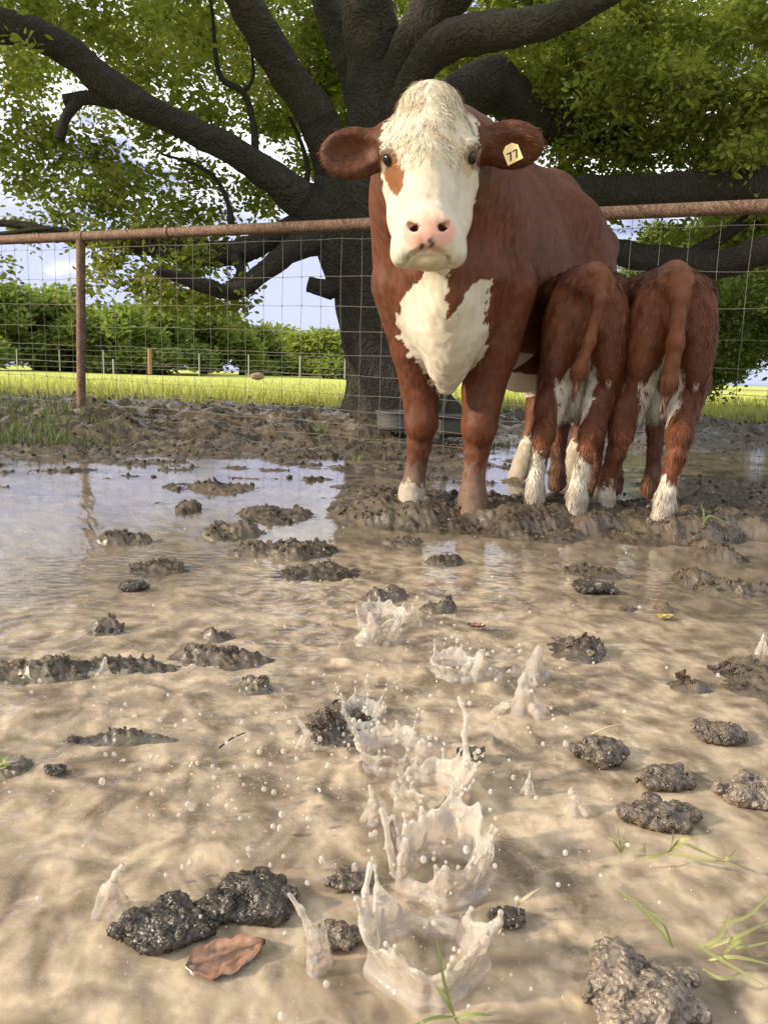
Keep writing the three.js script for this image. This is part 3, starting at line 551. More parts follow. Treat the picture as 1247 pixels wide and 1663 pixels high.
// ------------------------------------------------------------------ trees
const barkMat = std({ color: rgb(0.047, 0.040, 0.032), roughness: 0.95, bumpMap: bumpBark, bumpScale: 0.03 });
function limbGeo(pts, { radial = 18, step = 0.06, rough = 1, flare = null } = {}) { // pts: [Vector3, radius]
  const curve = new THREE.CatmullRomCurve3(pts.map((p) => p[0]), false, 'centripetal'), n = Math.max(4, Math.ceil(curve.getLength() / step)), S = rnd() * 50;
  const pos = [], uv = [], ix = [], f = curve.computeFrenetFrames(n, false), L = curve.getLength();
  for (let i = 0; i <= n; i++) {
    const t = i / n, c = curve.getPoint(t), k = t * (pts.length - 1), a = Math.min(pts.length - 2, Math.floor(k)), r0 = mix(pts[a][1], pts[a + 1][1], k - a);
    for (let j = 0; j <= radial; j++) {
      const w = (j / radial) * 2 * Math.PI, cw = Math.cos(w), sw = Math.sin(w), s = t * L;
      const rid = 1 - Math.abs(n3(cw * 2.4 + S, sw * 2.4, s * 1.6)), lump = n3(cw * 0.9 + S, sw * 0.9 + 7, s * 1.4 / Math.max(0.2, r0 * 3));
      let r = r0 * (1 + rough * (0.10 * (rid - 0.6) + 0.11 * lump));
      if (flare) r *= flare(t, w);
      pos.push(c.x + (f.normals[i].x * cw + f.binormals[i].x * sw) * r, c.y + (f.normals[i].y * cw + f.binormals[i].y * sw) * r, c.z + (f.normals[i].z * cw + f.binormals[i].z * sw) * r);
      uv.push((j / radial) * Math.max(1, Math.round(r0 * 9)), s * 0.9);
      if (i < n && j < radial) { const q = i * (radial + 1) + j; ix.push(q, q + radial + 1, q + 1, q + 1, q + radial + 1, q + radial + 2); }
    }
  }
  for (const end of [0, n]) { const c = curve.getPoint(end / n), q = pos.length / 3; pos.push(c.x, c.y, c.z); uv.push(0, 0); for (let j = 0; j < radial; j++) { const b = end * (radial + 1) + j; if (end) ix.push(q, b + 1, b); else ix.push(q, b, b + 1); } }
  const g = new THREE.BufferGeometry(); g.setAttribute('position', new THREE.Float32BufferAttribute(pos, 3)); g.setAttribute('uv', new THREE.Float32BufferAttribute(uv, 2)); g.setIndex(ix); g.computeVertexNormals();
  return g;
}
const pl = (list) => list.map(([x, y, D, rp]) => [P(x, y, D), (rp / F) * D]); // picture x, y, distance, radius in pixels
function spray(n, size, seed, spread) { // a twig end: a handful of folded leaves
  const r = mulberry(seed), pos = [], nor = [];
  for (let i = 0; i < n; i++) {
    const c = V((r() - 0.5) * spread, (r() - 0.5) * spread * 0.8, (r() - 0.5) * spread), q = new THREE.Quaternion().setFromEuler(new THREE.Euler((r() - 0.5) * 2.2, r() * 6.3, (r() - 0.5) * 2.2)), s = size * (0.7 + 0.6 * r());
    const v = [[0, 0, -0.5], [0.24, 0.07, -0.05], [0.20, 0.09, 0.25], [0, 0.02, 0.5], [-0.20, 0.09, 0.25], [-0.24, 0.07, -0.05]].map((e) => V(...e).multiplyScalar(s).applyQuaternion(q).add(c));
    for (const [a, b, d] of [[0, 3, 1], [1, 3, 2], [0, 5, 3], [5, 4, 3]]) { const m = V().crossVectors(v[b].clone().sub(v[a]), v[d].clone().sub(v[a])).normalize(); for (const k of [a, b, d]) { pos.push(v[k].x, v[k].y, v[k].z); nor.push(m.x, m.y, m.z); } }
  }
  const g = new THREE.BufferGeometry(); g.setAttribute('position', new THREE.Float32BufferAttribute(pos, 3)); g.setAttribute('normal', new THREE.Float32BufferAttribute(nor, 3)); return g;
}
const leafMat = phys({ color: 0xffffff, roughness: 1, transmission: 0.5, thickness: 0, side: THREE.DoubleSide, specularIntensity: 0.4 });
function crown(parent, geo, clumps, seed, tone, tight = 0.55) { // clumps: [centre, rx, ry, rz, count]
  const r = mulberry(seed), mats = [], cols = [], q = new THREE.Quaternion(), e = new THREE.Euler(), s = V();
  for (const [c, rx, ry, rz, n] of clumps) {
    // small sub-clumps give the outline its holes
    const k = Math.max(2, Math.round(n / 14)), sub = Array.from({ length: k }, () => { let a; do a = V(r() * 2 - 1, r() * 2 - 1, r() * 2 - 1); while (a.lengthSq() > 1); return V(c.x + a.x * rx, c.y + a.y * ry, c.z + a.z * rz); });
    const sr = tight * Math.min(rx, ry, rz) / Math.cbrt(k / 8) + 0.03;
    for (let i = 0; i < n; i++) {
      const b = sub[Math.floor(r() * k)], p = V(b.x + (r() + r() + r() - 1.5) * sr, b.y + (r() + r() + r() - 1.5) * sr * 0.8, b.z + (r() + r() + r() - 1.5) * sr);
      q.setFromEuler(e.set((r() - 0.5) * 1.4, r() * 6.3, (r() - 0.5) * 1.4)); s.setScalar(0.75 + 0.5 * r());
      mats.push(new THREE.Matrix4().compose(p, q, s)); cols.push(tone(r));
    }
  }
  const m = stuff('crown', geo, leafMat, mats, cols, parent); m.name = 'crown'; return m;
}
const oakTone = (r) => { const t = r(), y = r() < 0.24 ? 1 : 0; return mix3(mix3([0.13, 0.18, 0.022], [0.32, 0.38, 0.045], t), [0.32, 0.31, 0.05], y * 0.6); };
{
  const oak = thing('oak_tree', 'huge spreading oak with dark gnarled limbs behind the pipe fence', 'tree');
  const limb = (name, list, o) => part(name, limbGeo(pl(list), o), barkMat, oak);
  // trunk with buttresses at the foot
  part('trunk', limbGeo(pl([[648, 705, 7.3, 88], [642, 650, 7.3, 80], [628, 560, 7.25, 70], [610, 470, 7.2, 70], [592, 390, 7.15, 74], [584, 320, 7.1, 72], [592, 240, 7.1, 58]]), { radial: 48, step: 0.04, flare: (t, w) => 1 + 0.28 * Math.max(0, 1 - t * 4.2) * (0.5 + Math.cos(w * 4 + 1.2)) + 0.07 * Math.cos(w * 5 + 0.4 + t * 2) }), barkMat, oak);
  const L = [
    [[[545, 350, 7.0, 40], [500, 330, 6.95, 36], [441, 287, 6.8, 28], [380, 247, 6.6, 25], [287, 199, 6.3, 22], [215, 165, 6.0, 26], [170, 133, 5.9, 27], [118, 88, 5.8, 26], [51, 52, 5.6, 26], [0, 40, 5.5, 28], [-90, 20, 5.3, 28], [-220, -30, 5.1, 20]]],
    [[[205, 162, 6.0, 20], [150, 158, 5.9, 12], [103, 163, 5.85, 10]]], [[[128, 162, 5.87, 12], [108, 190, 5.85, 9], [96, 226, 5.83, 10]]],
    [[[575, 340, 7.1, 52], [548, 270, 7.0, 40], [513, 190, 6.9, 34], [462, 113, 6.75, 32], [426, 56, 6.6, 30], [393, -5, 6.5, 28], [350, -90, 6.3, 24]]],
    [[[610, 250, 7.1, 40], [576, 130, 7.2, 24], [540, 40, 7.3, 22], [505, -60, 7.4, 20]]],
    [[[604, 300, 7.1, 60], [612, 200, 7.05, 54], [608, 100, 7.0, 48], [590, 0, 6.9, 44], [560, -120, 6.8, 36]]],
    [[[625, 230, 7.0, 46], [655, 130, 6.9, 44], [690, 50, 6.7, 44], [735, -20, 6.5, 40], [800, -110, 6.2, 34]]],
    [[[640, 210, 6.9, 30], [672, 130, 6.6, 26], [715, 75, 6.4, 32], [790, 52, 6.1, 32], [870, 40, 5.9, 28], [960, 5, 5.7, 22], [1060, -60, 5.5, 18]]],
    [[[640, 260, 7.2, 50], [720, 190, 7.4, 44], [800, 140, 7.5, 44], [860, 190, 7.6, 34], [930, 215, 7.7, 28], [1020, 230, 7.8, 22], [1120, 210, 7.9, 17], [1260, 180, 8, 12]]],
    [[[650, 330, 7.3, 40], [800, 330, 7.5, 34], [960, 315, 7.3, 32], [1060, 312, 7.0, 30], [1160, 305, 6.8, 30], [1247, 300, 6.6, 32], [1400, 270, 6.4, 28]]],
    [[[660, 400, 7.3, 36], [820, 400, 7.5, 26], [966, 404, 7.4, 22], [1040, 418, 7.2, 24], [1110, 428, 7.0, 26], [1175, 428, 6.8, 25], [1247, 405, 6.6, 26], [1350, 400, 6.4, 22]]], [[[1120, 420, 7.0, 18], [1150, 400, 7.0, 14], [1200, 365, 6.9, 10], [1260, 330, 6.8, 8]]], [[[1160, 435, 6.85, 16], [1166, 446, 6.83, 10]]],
    [[[530, 380, 7.0, 34], [480, 402, 6.9, 22], [430, 440, 6.8, 17], [378, 474, 6.7, 17], [340, 466, 6.6, 14], [290, 450, 6.5, 10], [255, 440, 6.4, 6]]],
    [[[520, 350, 7.0, 26], [440, 388, 7.0, 20], [380, 410, 7.1, 22], [300, 408, 7.2, 22], [220, 394, 7.3, 18], [120, 386, 7.4, 11], [40, 366, 7.4, 7], [-40, 360, 7.4, 6]]],
    [[[380, 415, 7.0, 12], [392, 440, 6.9, 9], [375, 470, 6.75, 10]]], [[[150, 388, 7.3, 6], [90, 372, 7.3, 5], [0, 380, 7.3, 4]]],
    [[[415, 262, 6.7, 7], [412, 205, 6.7, 6], [395, 150, 6.7, 6], [362, 130, 6.7, 5], [352, 100, 6.7, 4], [346, 30, 6.7, 3], [340, -20, 6.7, 3]]], [[[395, 150, 6.7, 4], [410, 130, 6.7, 3], [408, 70, 6.7, 2.5]]],
    [[[376, 372, 6.6, 7], [372, 335, 6.6, 5], [352, 292, 6.6, 4], [318, 268, 6.6, 3], [262, 250, 6.6, 2]]], [[[490, 330, 6.9, 6], [500, 280, 6.9, 5], [492, 240, 6.9, 4], [470, 190, 6.9, 3]]],
    [[[540, 470, 7.0, 18], [515, 466, 6.9, 15], [500, 462, 6.88, 13]]],
  ];
  for (const [l] of L) limb('limb', l.map(([x, y, D, w]) => [x, y, D, w * 0.86]), { radial: l[0][3] > 14 ? 22 : 10, step: 0.05 });
  const C = [ // picture x, y, distance, radius x, radius y in pixels, depth in metres, sprays
    [150, 40, 6.6, 90, 60, 0.7, 240], [260, 60, 6.8, 100, 80, 0.8, 420], [330, 20, 7.2, 90, 60, 0.7, 280], [300, 160, 7.3, 70, 50, 0.6, 160], [250, 130, 7.2, 50, 40, 0.5, 90], [430, 110, 7.9, 50, 60, 0.7, 150], [460, 30, 7.9, 50, 40, 0.7, 150], [345, 220, 7.2, 60, 36, 0.5, 110], [450, 220, 7.8, 50, 56, 0.6, 200], [500, 210, 8.2, 30, 60, 0.6, 160], [420, 170, 7.6, 44, 34, 0.5, 90],
    [45, 210, 7.2, 80, 45, 0.7, 230], [150, 230, 7.4, 90, 45, 0.7, 310], [40, 290, 7.6, 80, 60, 0.8, 330], [140, 310, 7.2, 100, 60, 0.9, 420], [230, 260, 7.4, 70, 50, 0.7, 300], [240, 340, 7.2, 90, 50, 0.8, 440], [60, 360, 7.6, 90, 30, 0.6, 150], [320, 320, 7.3, 60, 40, 0.6, 180], [310, 270, 7.4, 50, 30, 0.5, 80], [420, 310, 7.6, 60, 34, 0.5, 190], [480, 290, 8, 30, 34, 0.4, 70],
    [210, 430, 7.4, 90, 50, 0.7, 260], [280, 470, 7.2, 80, 36, 0.6, 330], [340, 440, 7.1, 60, 36, 0.5, 180], [170, 400, 7.3, 70, 30, 0.6, 80], [370, 490, 7.0, 34, 16, 0.3, 50], [35, 430, 7.5, 50, 40, 0.5, 26], [150, 470, 7.3, 30, 30, 0.3, 36], [250, 500, 7.2, 40, 20, 0.4, 60], [330, 400, 7.2, 90, 26, 0.5, 150], [390, 450, 7, 30, 30, 0.4, 70], [430, 395, 7.6, 40, 20, 0.4, 60],
    [560, 60, 8.4, 60, 60, 0.7, 260], [520, 130, 8.4, 50, 70, 0.7, 300], [560, 170, 8.4, 50, 50, 0.6, 240], [660, 30, 8.6, 50, 50, 0.6, 200], [720, 100, 8.6, 60, 50, 0.7, 300], [790, 90, 8.4, 60, 50, 0.8, 330], [820, 20, 8.0, 70, 50, 0.9, 360], [640, 100, 8.6, 40, 60, 0.6, 160],
    [900, 90, 7.6, 60, 70, 1.0, 520], [960, 140, 7.4, 70, 80, 1.2, 620], [1010, 60, 7.2, 70, 60, 1.0, 400], [1060, 150, 7.2, 90, 70, 1.2, 760], [1130, 60, 7.6, 70, 40, 0.9, 230], [1200, 110, 7.2, 80, 60, 1.1, 360], [1220, 30, 7, 60, 40, 0.8, 240], [1180, 190, 7.0, 90, 50, 1.1, 600], [1000, 250, 7.6, 80, 44, 1.0, 430], [920, 275, 7.8, 60, 24, 0.7, 160], [1090, 260, 7.4, 90, 46, 1.1, 560], [1200, 260, 7.0, 70, 46, 1.0, 520], [930, 190, 8.2, 60, 30, 0.7, 160], [960, 215, 8, 60, 30, 0.7, 170], [860, 130, 8.6, 50, 50, 0.7, 220], [1040, 20, 6.8, 50, 40, 0.7, 200],
    [1070, 380, 7.4, 50, 16, 0.4, 40], [1010, 365, 7.4, 30, 14, 0.3, 16], [1190, 360, 7.0, 56, 30, 0.5, 190], [1235, 380, 6.9, 30, 34, 0.5, 120], [1150, 385, 7.3, 40, 24, 0.4, 60],
    [40, 60, 5.4, 20, 60, 0.2, 12], [35, 95, 5.4, 12, 20, 0.2, 12],
  ].map(([x, y, D, rx, ry, rz, n]) => [P(x, y, D), (rx / F) * D, (ry / F) * D, rz, Math.round(n * (x < 500 ? 0.22 : 0.38))]);
  // the crown goes on above and around the frame
  const r = mulberry(404);
  for (let i = 0; i < 150; i++) { const a = r() * 6.28, d = 1.5 + 4.6 * Math.sqrt(r()); C.push([V(0.2 + Math.cos(a) * d * 1.25, 4.0 + 3.4 * r() * (1 - d / 8), -7.4 + Math.sin(a) * d * 0.85), 0.9, 0.5, 0.9, 150]); }
  for (let i = 0; i < 36; i++) C.push([V(-4.2 - 3.6 * r(), 3.4 + 3.4 * r(), -4.2 - 4.2 * r()), 0.8, 0.5, 0.8, 90]);
  crown(oak, spray(11, 0.066, 21, 0.26), C, 31, oakTone, 0.36);
}
// trees beyond the field and a leafy one by the yard's far corner
function tree(name, label, base, h, w, seed, tone, opt = {}) {
  const t = thing(name, label, 'tree', base.toArray(), opt.group), r = mulberry(seed), th = h * (opt.bole ?? 0.3);
  part('trunk', limbGeo([[V(0, -0.3, 0), w * 0.045], [V(0.02 * w, th, 0), w * 0.035], [V(-0.03 * w, h * 0.7, 0.02 * w), w * 0.015]], { radial: 10, step: 0.5 }), barkMat, t);
  for (let i = 0; i < 4; i++) { const a = r() * 6.28; part('limb', limbGeo([[V(0, th * (0.7 + 0.2 * i), 0), w * 0.022], [V(Math.cos(a) * w * 0.2, th + h * 0.18, Math.sin(a) * w * 0.2), w * 0.014], [V(Math.cos(a) * w * 0.36, th + h * (0.25 + 0.1 * i), Math.sin(a) * w * 0.36), w * 0.006]], { radial: 8, step: 0.5 }), barkMat, t); }
  const C = [], n = opt.clumps ?? 26;
  for (let i = 0; i < n; i++) { const a = r() * 6.28, u = r(), y = h * mix(opt.low ?? 0.18, 0.93, u), s = Math.sqrt(Math.max(0.06, 1 - ((u - 0.4) / 0.68) ** 2)) * w * 0.5, d = Math.sqrt(r()) * s * 0.85; C.push([V(Math.cos(a) * d, y, Math.sin(a) * d), w * 0.13, h * 0.075, w * 0.13, opt.per ?? 70]); }
  crown(t, opt.spray, C, seed + 1, tone, opt.tight); return t;
}
{
  const far = spray(16, 0.34, 41, 1.3), mid = spray(12, 0.085, 42, 0.34);
  const hazy = (a, b) => (r) => mix3(a, b, r());
  const g1 = hazy([0.13, 0.19, 0.03], [0.29, 0.36, 0.06]), g2 = hazy([0.18, 0.24, 0.035], [0.34, 0.40, 0.065]);
  const list = [
    ['broad round green tree at the left edge beyond the far fence', -10, 44, 4.5, 6.5, g1], ['rounded far tree just left of the near pipe post', 62, 47, 4.6, 6.2, g1], ['bushy light green far tree directly behind the near pipe post', 128, 50, 3.9, 6, g2], ['low wide far tree just right of the near pipe post', 190, 46, 3.2, 6.5, g1],
    ['dense far tree behind the wooden post of the far fence', 262, 50, 4.0, 7.0, g1], ['far tree right of the wooden far post', 330, 54, 5.4, 6.5, g1], ['slender far tree sloping down at the treeline end', 392, 58, 4.6, 6, g2],
    ['small round tree under the dark blue cloud gap', 436, 62, 2.6, 4.5, g1], ['rounded light green tree left of the oak trunk', 482, 64, 3.5, 5, g2], ['yellow-green bush tree touching the oak trunk edge', 528, 52, 2.7, 4.4, g2],
    ['pale far tree in the gap above the two calves', 1040, 48, 4.6, 6.5, g1],
  ];
  list.forEach(([label, px, D, h, w, tone], i) => { const b = P(px, 600, D); b.y = 0.25; tree('far_tree', label, b, h, w, 60 + i * 7, tone, { spray: far, per: 36, clumps: 20 + (i % 3) * 3, low: 0.06 + 0.05 * (i % 2), tight: 0.4, group: 'trees beyond the pasture' }); });
  const b = P(1290, 640, 13); b.y = 0.12;
  tree('leafy_tree', 'bright leafy tree beside the calves at the right edge', b, 4.6, 5.0, 500, hazy([0.10, 0.16, 0.025], [0.22, 0.27, 0.05]), { spray: mid, per: 240, clumps: 44, low: 0.07 });
  const b2 = P(1120, 620, 19); b2.y = 0.12;
  tree('leafy_tree', 'rounded green tree just behind the outer calf', b2, 4.4, 4.6, 520, hazy([0.10, 0.15, 0.025], [0.20, 0.25, 0.045]), { spray: mid, per: 200, clumps: 36, low: 0.06 });
}

// ------------------------------------------------------------------ pipe and wire fence
const rustTex = noiseTexture(512, (u, v) => { const t = clamp(0.5 + 0.8 * tileN(u, v, 10, 5)), s = clamp(tileN(v, u, 30, 3) * 2 - 0.25); const c = mix3([0.30, 0.20, 0.15], [0.50, 0.40, 0.33], t); return mix3(c, [0.66, 0.60, 0.52], s); }, true);
const rustMat = std({ map: rustTex, roughness: 0.8, metalness: 0.1, bumpMap: bumpMud, bumpScale: 0.002 });
const wireMat = std({ color: rgb(0.17, 0.155, 0.135), roughness: 0.6, metalness: 0.4 });
const A0 = P(0, 390, 6.57), A1 = P(1247, 335, 4.15), along = A1.clone().sub(A0).normalize(), LEN = A1.distanceTo(A0);
const onRail = (s) => A0.clone().addScaledVector(along, s);
const pipe = (a, b, r, n = 20) => { const g = new THREE.CylinderGeometry(r, r, a.distanceTo(b), n, 24); const uv = g.attributes.uv; for (let i = 0; i < uv.count; i++) uv.setXY(i, uv.getX(i) * 0.6, uv.getY(i) * a.distanceTo(b) * 2.2); g.applyQuaternion(new THREE.Quaternion().setFromUnitVectors(V(0, 1, 0), b.clone().sub(a).normalize())); g.translate((a.x + b.x) / 2, (a.y + b.y) / 2, (a.z + b.z) / 2); return g; };
{
  const fence = thing('pipe_fence', 'rusty pipe rail fence with square woven wire behind the cow', 'fence');
  part('top_rail', pipe(onRail(-2.2), onRail(LEN + 1.6), 0.0365, 24), rustMat, fence);
  for (const px of [131, 272]) { let best = 0, bd = 1e9; for (let s = -1; s < LEN; s += 0.01) { const q = onRail(s).project(camera), d = Math.abs((q.x * 0.5 + 0.5) * 1247 - px); if (d < bd) { bd = d; best = s; } } part('collar', pipe(onRail(best - (px > 200 ? 0.02 : 0.035)), onRail(best + (px > 200 ? 0.02 : 0.035)), px > 200 ? 0.045 : 0.0415), rustMat, fence); if (px < 200) { const t = onRail(best), b = P(131, 668, -t.z); part('post', pipe(t, V(b.x, b.y - 0.2, b.z), 0.034), rustMat, fence); } }
  { const t = onRail(LEN + 0.9); part('post', pipe(t, V(t.x, -0.2, t.z), 0.036), rustMat, fence); }
  const drops = [0.082, 0.312, 0.505, 0.67, 0.818, 0.953, 1.077, 1.184, 1.274, 1.365], wob = (s, k) => 0.007 * n2(s * 2.1, k * 3.3) + 0.003 * n2(s * 9, k * 7.1);
  const wire = (pts, r) => new THREE.TubeGeometry(new THREE.CatmullRomCurve3(pts), pts.length * 2, r, 5);
  const off = along.clone().cross(V(0, 1, 0)).normalize().multiplyScalar(-0.03);
  const spot = (s, d, k) => onRail(s).add(V(0, -d + wob(s, k), 0)).add(off).addScaledVector(along, 0.006 * n2(d * 5 + s * 3, s * 7));
  drops.forEach((d, k) => { const p = []; for (let s = -2; s <= LEN + 1.4; s += 0.152) p.push(spot(s, d, k)); part('horizontal_wire', wire(p, 0.0017), wireMat, fence); });
  const knots = [], kg = new THREE.SphereGeometry(0.0055, 6, 5);
  for (let s = -2, i = 0; s <= LEN + 1.4; s += 0.152, i++) {
    part('vertical_wire', wire(drops.map((d, k) => spot(s, d, k).add(V(0, k === 9 ? -0.07 : k === 0 ? 0.05 : 0, 0))), 0.0015), wireMat, fence);
    drops.forEach((d, k) => knots.push(new THREE.Matrix4().setPosition(spot(s, d, k))));
  }
  const kn = stuff('wire_knots', kg, wireMat, knots, null, fence); kn.name = 'wire_knots';
}
{ // fence across the pasture
  const f = thing('field_fence', 'thin wire fence with pale posts far across the bright field', 'fence'), D = 41, y0 = 0.28;
  const steel = std({ color: rgb(0.30, 0.31, 0.27), roughness: 0.7 }), wood = std({ color: rgb(0.26, 0.15, 0.08), roughness: 0.9 });
  const X = (px) => P(px, 600, D).x;
  for (const px of [-60, 29, 98, 169, 324, 404, 487, 560, 700, 850, 1000, 1182, 1290]) part('post', new THREE.CylinderGeometry(0.032, 0.032, 1.05 + 0.2 * rnd(), 8).translate(X(px), y0 + 0.52, -D), steel, f);
  for (const px of [187]) part('post', new THREE.CylinderGeometry(0.045, 0.045, 0.75, 8).translate(X(px), y0 + 0.3, -D + 0.2), steel, f);
  part('wooden_post', new THREE.CylinderGeometry(0.10, 0.11, 1.3, 10).translate(X(244), y0 + 0.6, -D), wood, f);
  for (const h of [0.2, 0.5, 0.8, 1.1]) part('wire', pipe(V(X(-200), y0 + h, -D), V(X(1500), y0 + h, -D), 0.005, 5), steel, f);
  const bale = new THREE.IcosahedronGeometry(0.22, 4), bp = bale.attributes.position; for (let i = 0; i < bp.count; i++) { const v = V().fromBufferAttribute(bp, i), k = 1 + 0.25 * fbm3(v.x * 4, v.y * 4, v.z * 4, 3); bp.setXYZ(i, v.x * 1.5 * k, Math.max(-0.2, v.y * 0.75 * k), v.z * k); } bale.computeVertexNormals();
  const bpos = P(418, 612, 37);
  single('hay_mound', bale, std({ color: rgb(0.20, 0.15, 0.09), roughness: 1 }), 'small brown hay mound lying far out in the field', 'hay', [bpos.x, 0.3, bpos.z]);
}
{ // tubs and stub behind the wire
  const c = G(646, 697, 0.12), s = -c.z / F;
  const prof = [[0, 0], [0.155, 0], [0.172, 0.012], [0.178, 0.05], [0.172, 0.056], [0.182, 0.1], [0.184, 0.128], [0.196, 0.134], [0.196, 0.146], [0.185, 0.15], [0.178, 0.142], [0.165, 0.03], [0, 0.028]].map(([a, b]) => new THREE.Vector2(a, b));
  single('rubber_tub', new THREE.LatheGeometry(prof, 48).scale(0.85, 0.92, 0.85), std({ color: rgb(0.07, 0.07, 0.068), roughness: 0.65, bumpMap: bumpMud, bumpScale: 0.002 }), 'round grey rubber feed tub at the foot of the oak', 'tub', [c.x, 0.115, c.z]);
  const d = G(748, 706, 0.1), box = new RoundedBoxGeometry(0.34, 0.15, 0.28, 4, 0.03), tr = thing('feed_trough', 'low black trough seen between the front legs of the cow', 'trough', [d.x, 0.08, d.z]);
  const black = std({ color: rgb(0.022, 0.024, 0.022), roughness: 0.6 });
  part('trough_body', box.translate(0, 0.085, 0), black, tr); part('rim', new RoundedBoxGeometry(0.37, 0.02, 0.31, 3, 0.009).translate(0, 0.15, 0), black, tr);
  const e = P(722, 680, 5.9); single('wooden_stub', limbGeo([[V(0, -0.1, 0), 0.03], [V(0.0, 0.12, 0), 0.028], [V(0.01, 0.3, 0), 0.026]], { radial: 12, step: 0.03 }), barkMat, 'short dark wooden stub behind the black trough', 'post', [e.x, 0.12, e.z]);
}

// ------------------------------------------------------------------ grass
function blade(h, w, lean) { const p = [], ix = []; for (let i = 0; i <= 4; i++) { const t = i / 4, q = w * (1 - t * t) * 0.5; p.push(-q, h * t * (1 - 0.25 * lean * t), lean * h * t * t, q, h * t * (1 - 0.25 * lean * t), lean * h * t * t); if (i) { const a = 2 * i - 2; ix.push(a, a + 1, a + 2, a + 1, a + 3, a + 2); } } const g = new THREE.BufferGeometry(); g.setAttribute('position', new THREE.Float32BufferAttribute(p, 3)); g.setIndex(ix); g.computeVertexNormals(); return g; }
const grassMat = phys({ color: 0xffffff, roughness: 1, transmission: 0.4, thickness: 0, side: THREE.DoubleSide });
const bladeGeo = mergeGeometries([blade(1, 0.09, 0.25), blade(0.8, 0.08, 0.6).rotateY(2.1), blade(0.9, 0.08, 0.45).rotateY(4.2)]);
function grassAt(n, seed, f, parent, name, label) { const r = mulberry(seed), mats = [], cols = [], q = new THREE.Quaternion(); for (let i = 0; i < n; i++) { const s = f(r); if (!s) continue; q.setFromEuler(new THREE.Euler((r() - 0.5) * 0.5, r() * 6.3, (r() - 0.5) * 0.5)); mats.push(new THREE.Matrix4().compose(V(s[0], s[1], s[2]), q, V(s[3], s[3], s[3]))); cols.push(s[4] ?? mix3([0.07, 0.105, 0.028], [0.16, 0.19, 0.05], r())); } return stuff(name, bladeGeo, grassMat, mats, cols, parent, label, 'grass'); }
grassAt(1900, 71, (r) => { const a = r(), px = -40 + 290 * a * (0.4 + 0.6 * r()), py = 640 + 55 * r(), g = G(px, py, 0.14), keep = fbm2(g.x * 2, g.z * 2, 2) > -0.15 - 0.2 * (px < 90); return keep ? [g.x, mudHeight(g.x, g.z) - 0.01, g.z, 0.04 + 0.11 * r() * r() * (px < 110 ? 1.3 : 0.8)] : null; }, scene, 'rough_grass', 'ragged green grass round the foot of the pipe post');
grassAt(26000, 72, (r) => { const D = 8.6 + 26 * r() * r(), x = (r() - 0.5) * (D * 1.5 + 4), m = mudHeight(x, -D); return [x, Math.max(0.08, m) - 0.02 + 0.02 * D / 30, -D, 0.09 + 0.12 * r(), mix3([0.34, 0.39, 0.06], [0.48, 0.47, 0.11], r())]; }, scene, 'meadow_grass', 'sunlit yellow-green grass of the pasture edge');
[[519, 712, 0.10, 40, 'small upright grass tuft in mud left of the cow'], [580, 738, 0.06, 26, 'low leafy weed by the puddle left of the cow legs'], [130, 690, 0.05, 30, 'short grass tuft on the mud below the pipe post'], [820, 720, 0.08, 24, 'pale grass tuft between front leg and hind leg of the cow'], [220, 690, 0.07, 40, 'bushy grass tuft right of the pipe post foot']].forEach(([px, py, h, n, label], i) => {
  const g = G(px, py, 0.03), r = mulberry(200 + i), y = mudHeight(g.x, g.z), gs = [];
  for (let k = 0; k < n; k++) gs.push(blade(h * (0.5 + 0.8 * r()), 0.006, 0.2 + 0.7 * r()).rotateY(r() * 6.3).translate((r() - 0.5) * h * 0.9, -0.01, (r() - 0.5) * h * 0.9));
  single('grass_tuft', mergeGeometries(gs), phys({ color: rgb(0.17, 0.22, 0.04), roughness: 1, transmission: 0.4, thickness: 0, side: THREE.DoubleSide }), label, 'grass', [g.x, y, g.z], 'grass tufts in the mud');
});

// ------------------------------------------------------------------ clods, crumbs, leaves, splash
const clodMat = phys({ vertexColors: true, roughness: 0.38, bumpMap: bumpMud, bumpScale: 0.002 });
function clodGeo(rx, ry, rz, seed, tone) { // many small lumps pressed together
  const r = mulberry(seed * 97 + 5), prims = [], n = 46, m = Math.min(rx, rz);
  prims.push(ell([0, 0, 0], [rx * 0.7, ry * 0.62, rz * 0.7], m * 0.1));
  for (let i = 0; i < n; i++) {
    const a = r() * 6.283, u = Math.sqrt(r()) * 0.82, x = Math.cos(a) * u, z = Math.sin(a) * u, top = Math.sqrt(1 - u * u) * (0.75 + 0.5 * n2(x * 2 + seed * 3.1, z * 2)), y = top * (0.3 + 0.7 * r()) - 0.12, s = m * (0.09 + 0.24 * r() * r());
    prims.push(ell([x * rx, y * ry, z * rz], [s * (0.8 + 0.7 * r()), s * (0.6 + 0.6 * r()), s * (0.8 + 0.5 * r())], s * 0.9));
  }
  const S = seed * 7.7, f = 0.9 / m;
  const g = surfaceNets(prims, [-rx * 1.25, -ry * 0.8, -rz * 1.25], [rx * 1.25, ry * 1.6, rz * 1.25], Math.max(0.0011, rx / 42), (x, y, z) => m * (0.05 * n3(x * f * 3 + S, y * f * 3, z * f * 3) + 0.028 * n3(x * f * 8, y * f * 8 + S, z * f * 8) + 0.014 * n3(x * f * 19, y * f * 19, z * f * 19 + S)));
  paint(g, (x, y, z) => mix3(tone[0], tone[1], clamp(0.42 + 0.5 * n3(x * f * 2.2 + S, y * f * 2.2, z * f * 2.2) + 0.4 * n3(x * f * 9, y * f * 9, z * f * 9))));
  const p = g.attributes.position, uv = new Float32Array(p.count * 2); for (let i = 0; i < p.count; i++) { uv[2 * i] = p.getX(i) * 5 + p.getY(i) * 3; uv[2 * i + 1] = p.getZ(i) * 5 + p.getY(i) * 4; } g.setAttribute('uv', new THREE.BufferAttribute(uv, 2));
  return g;
}
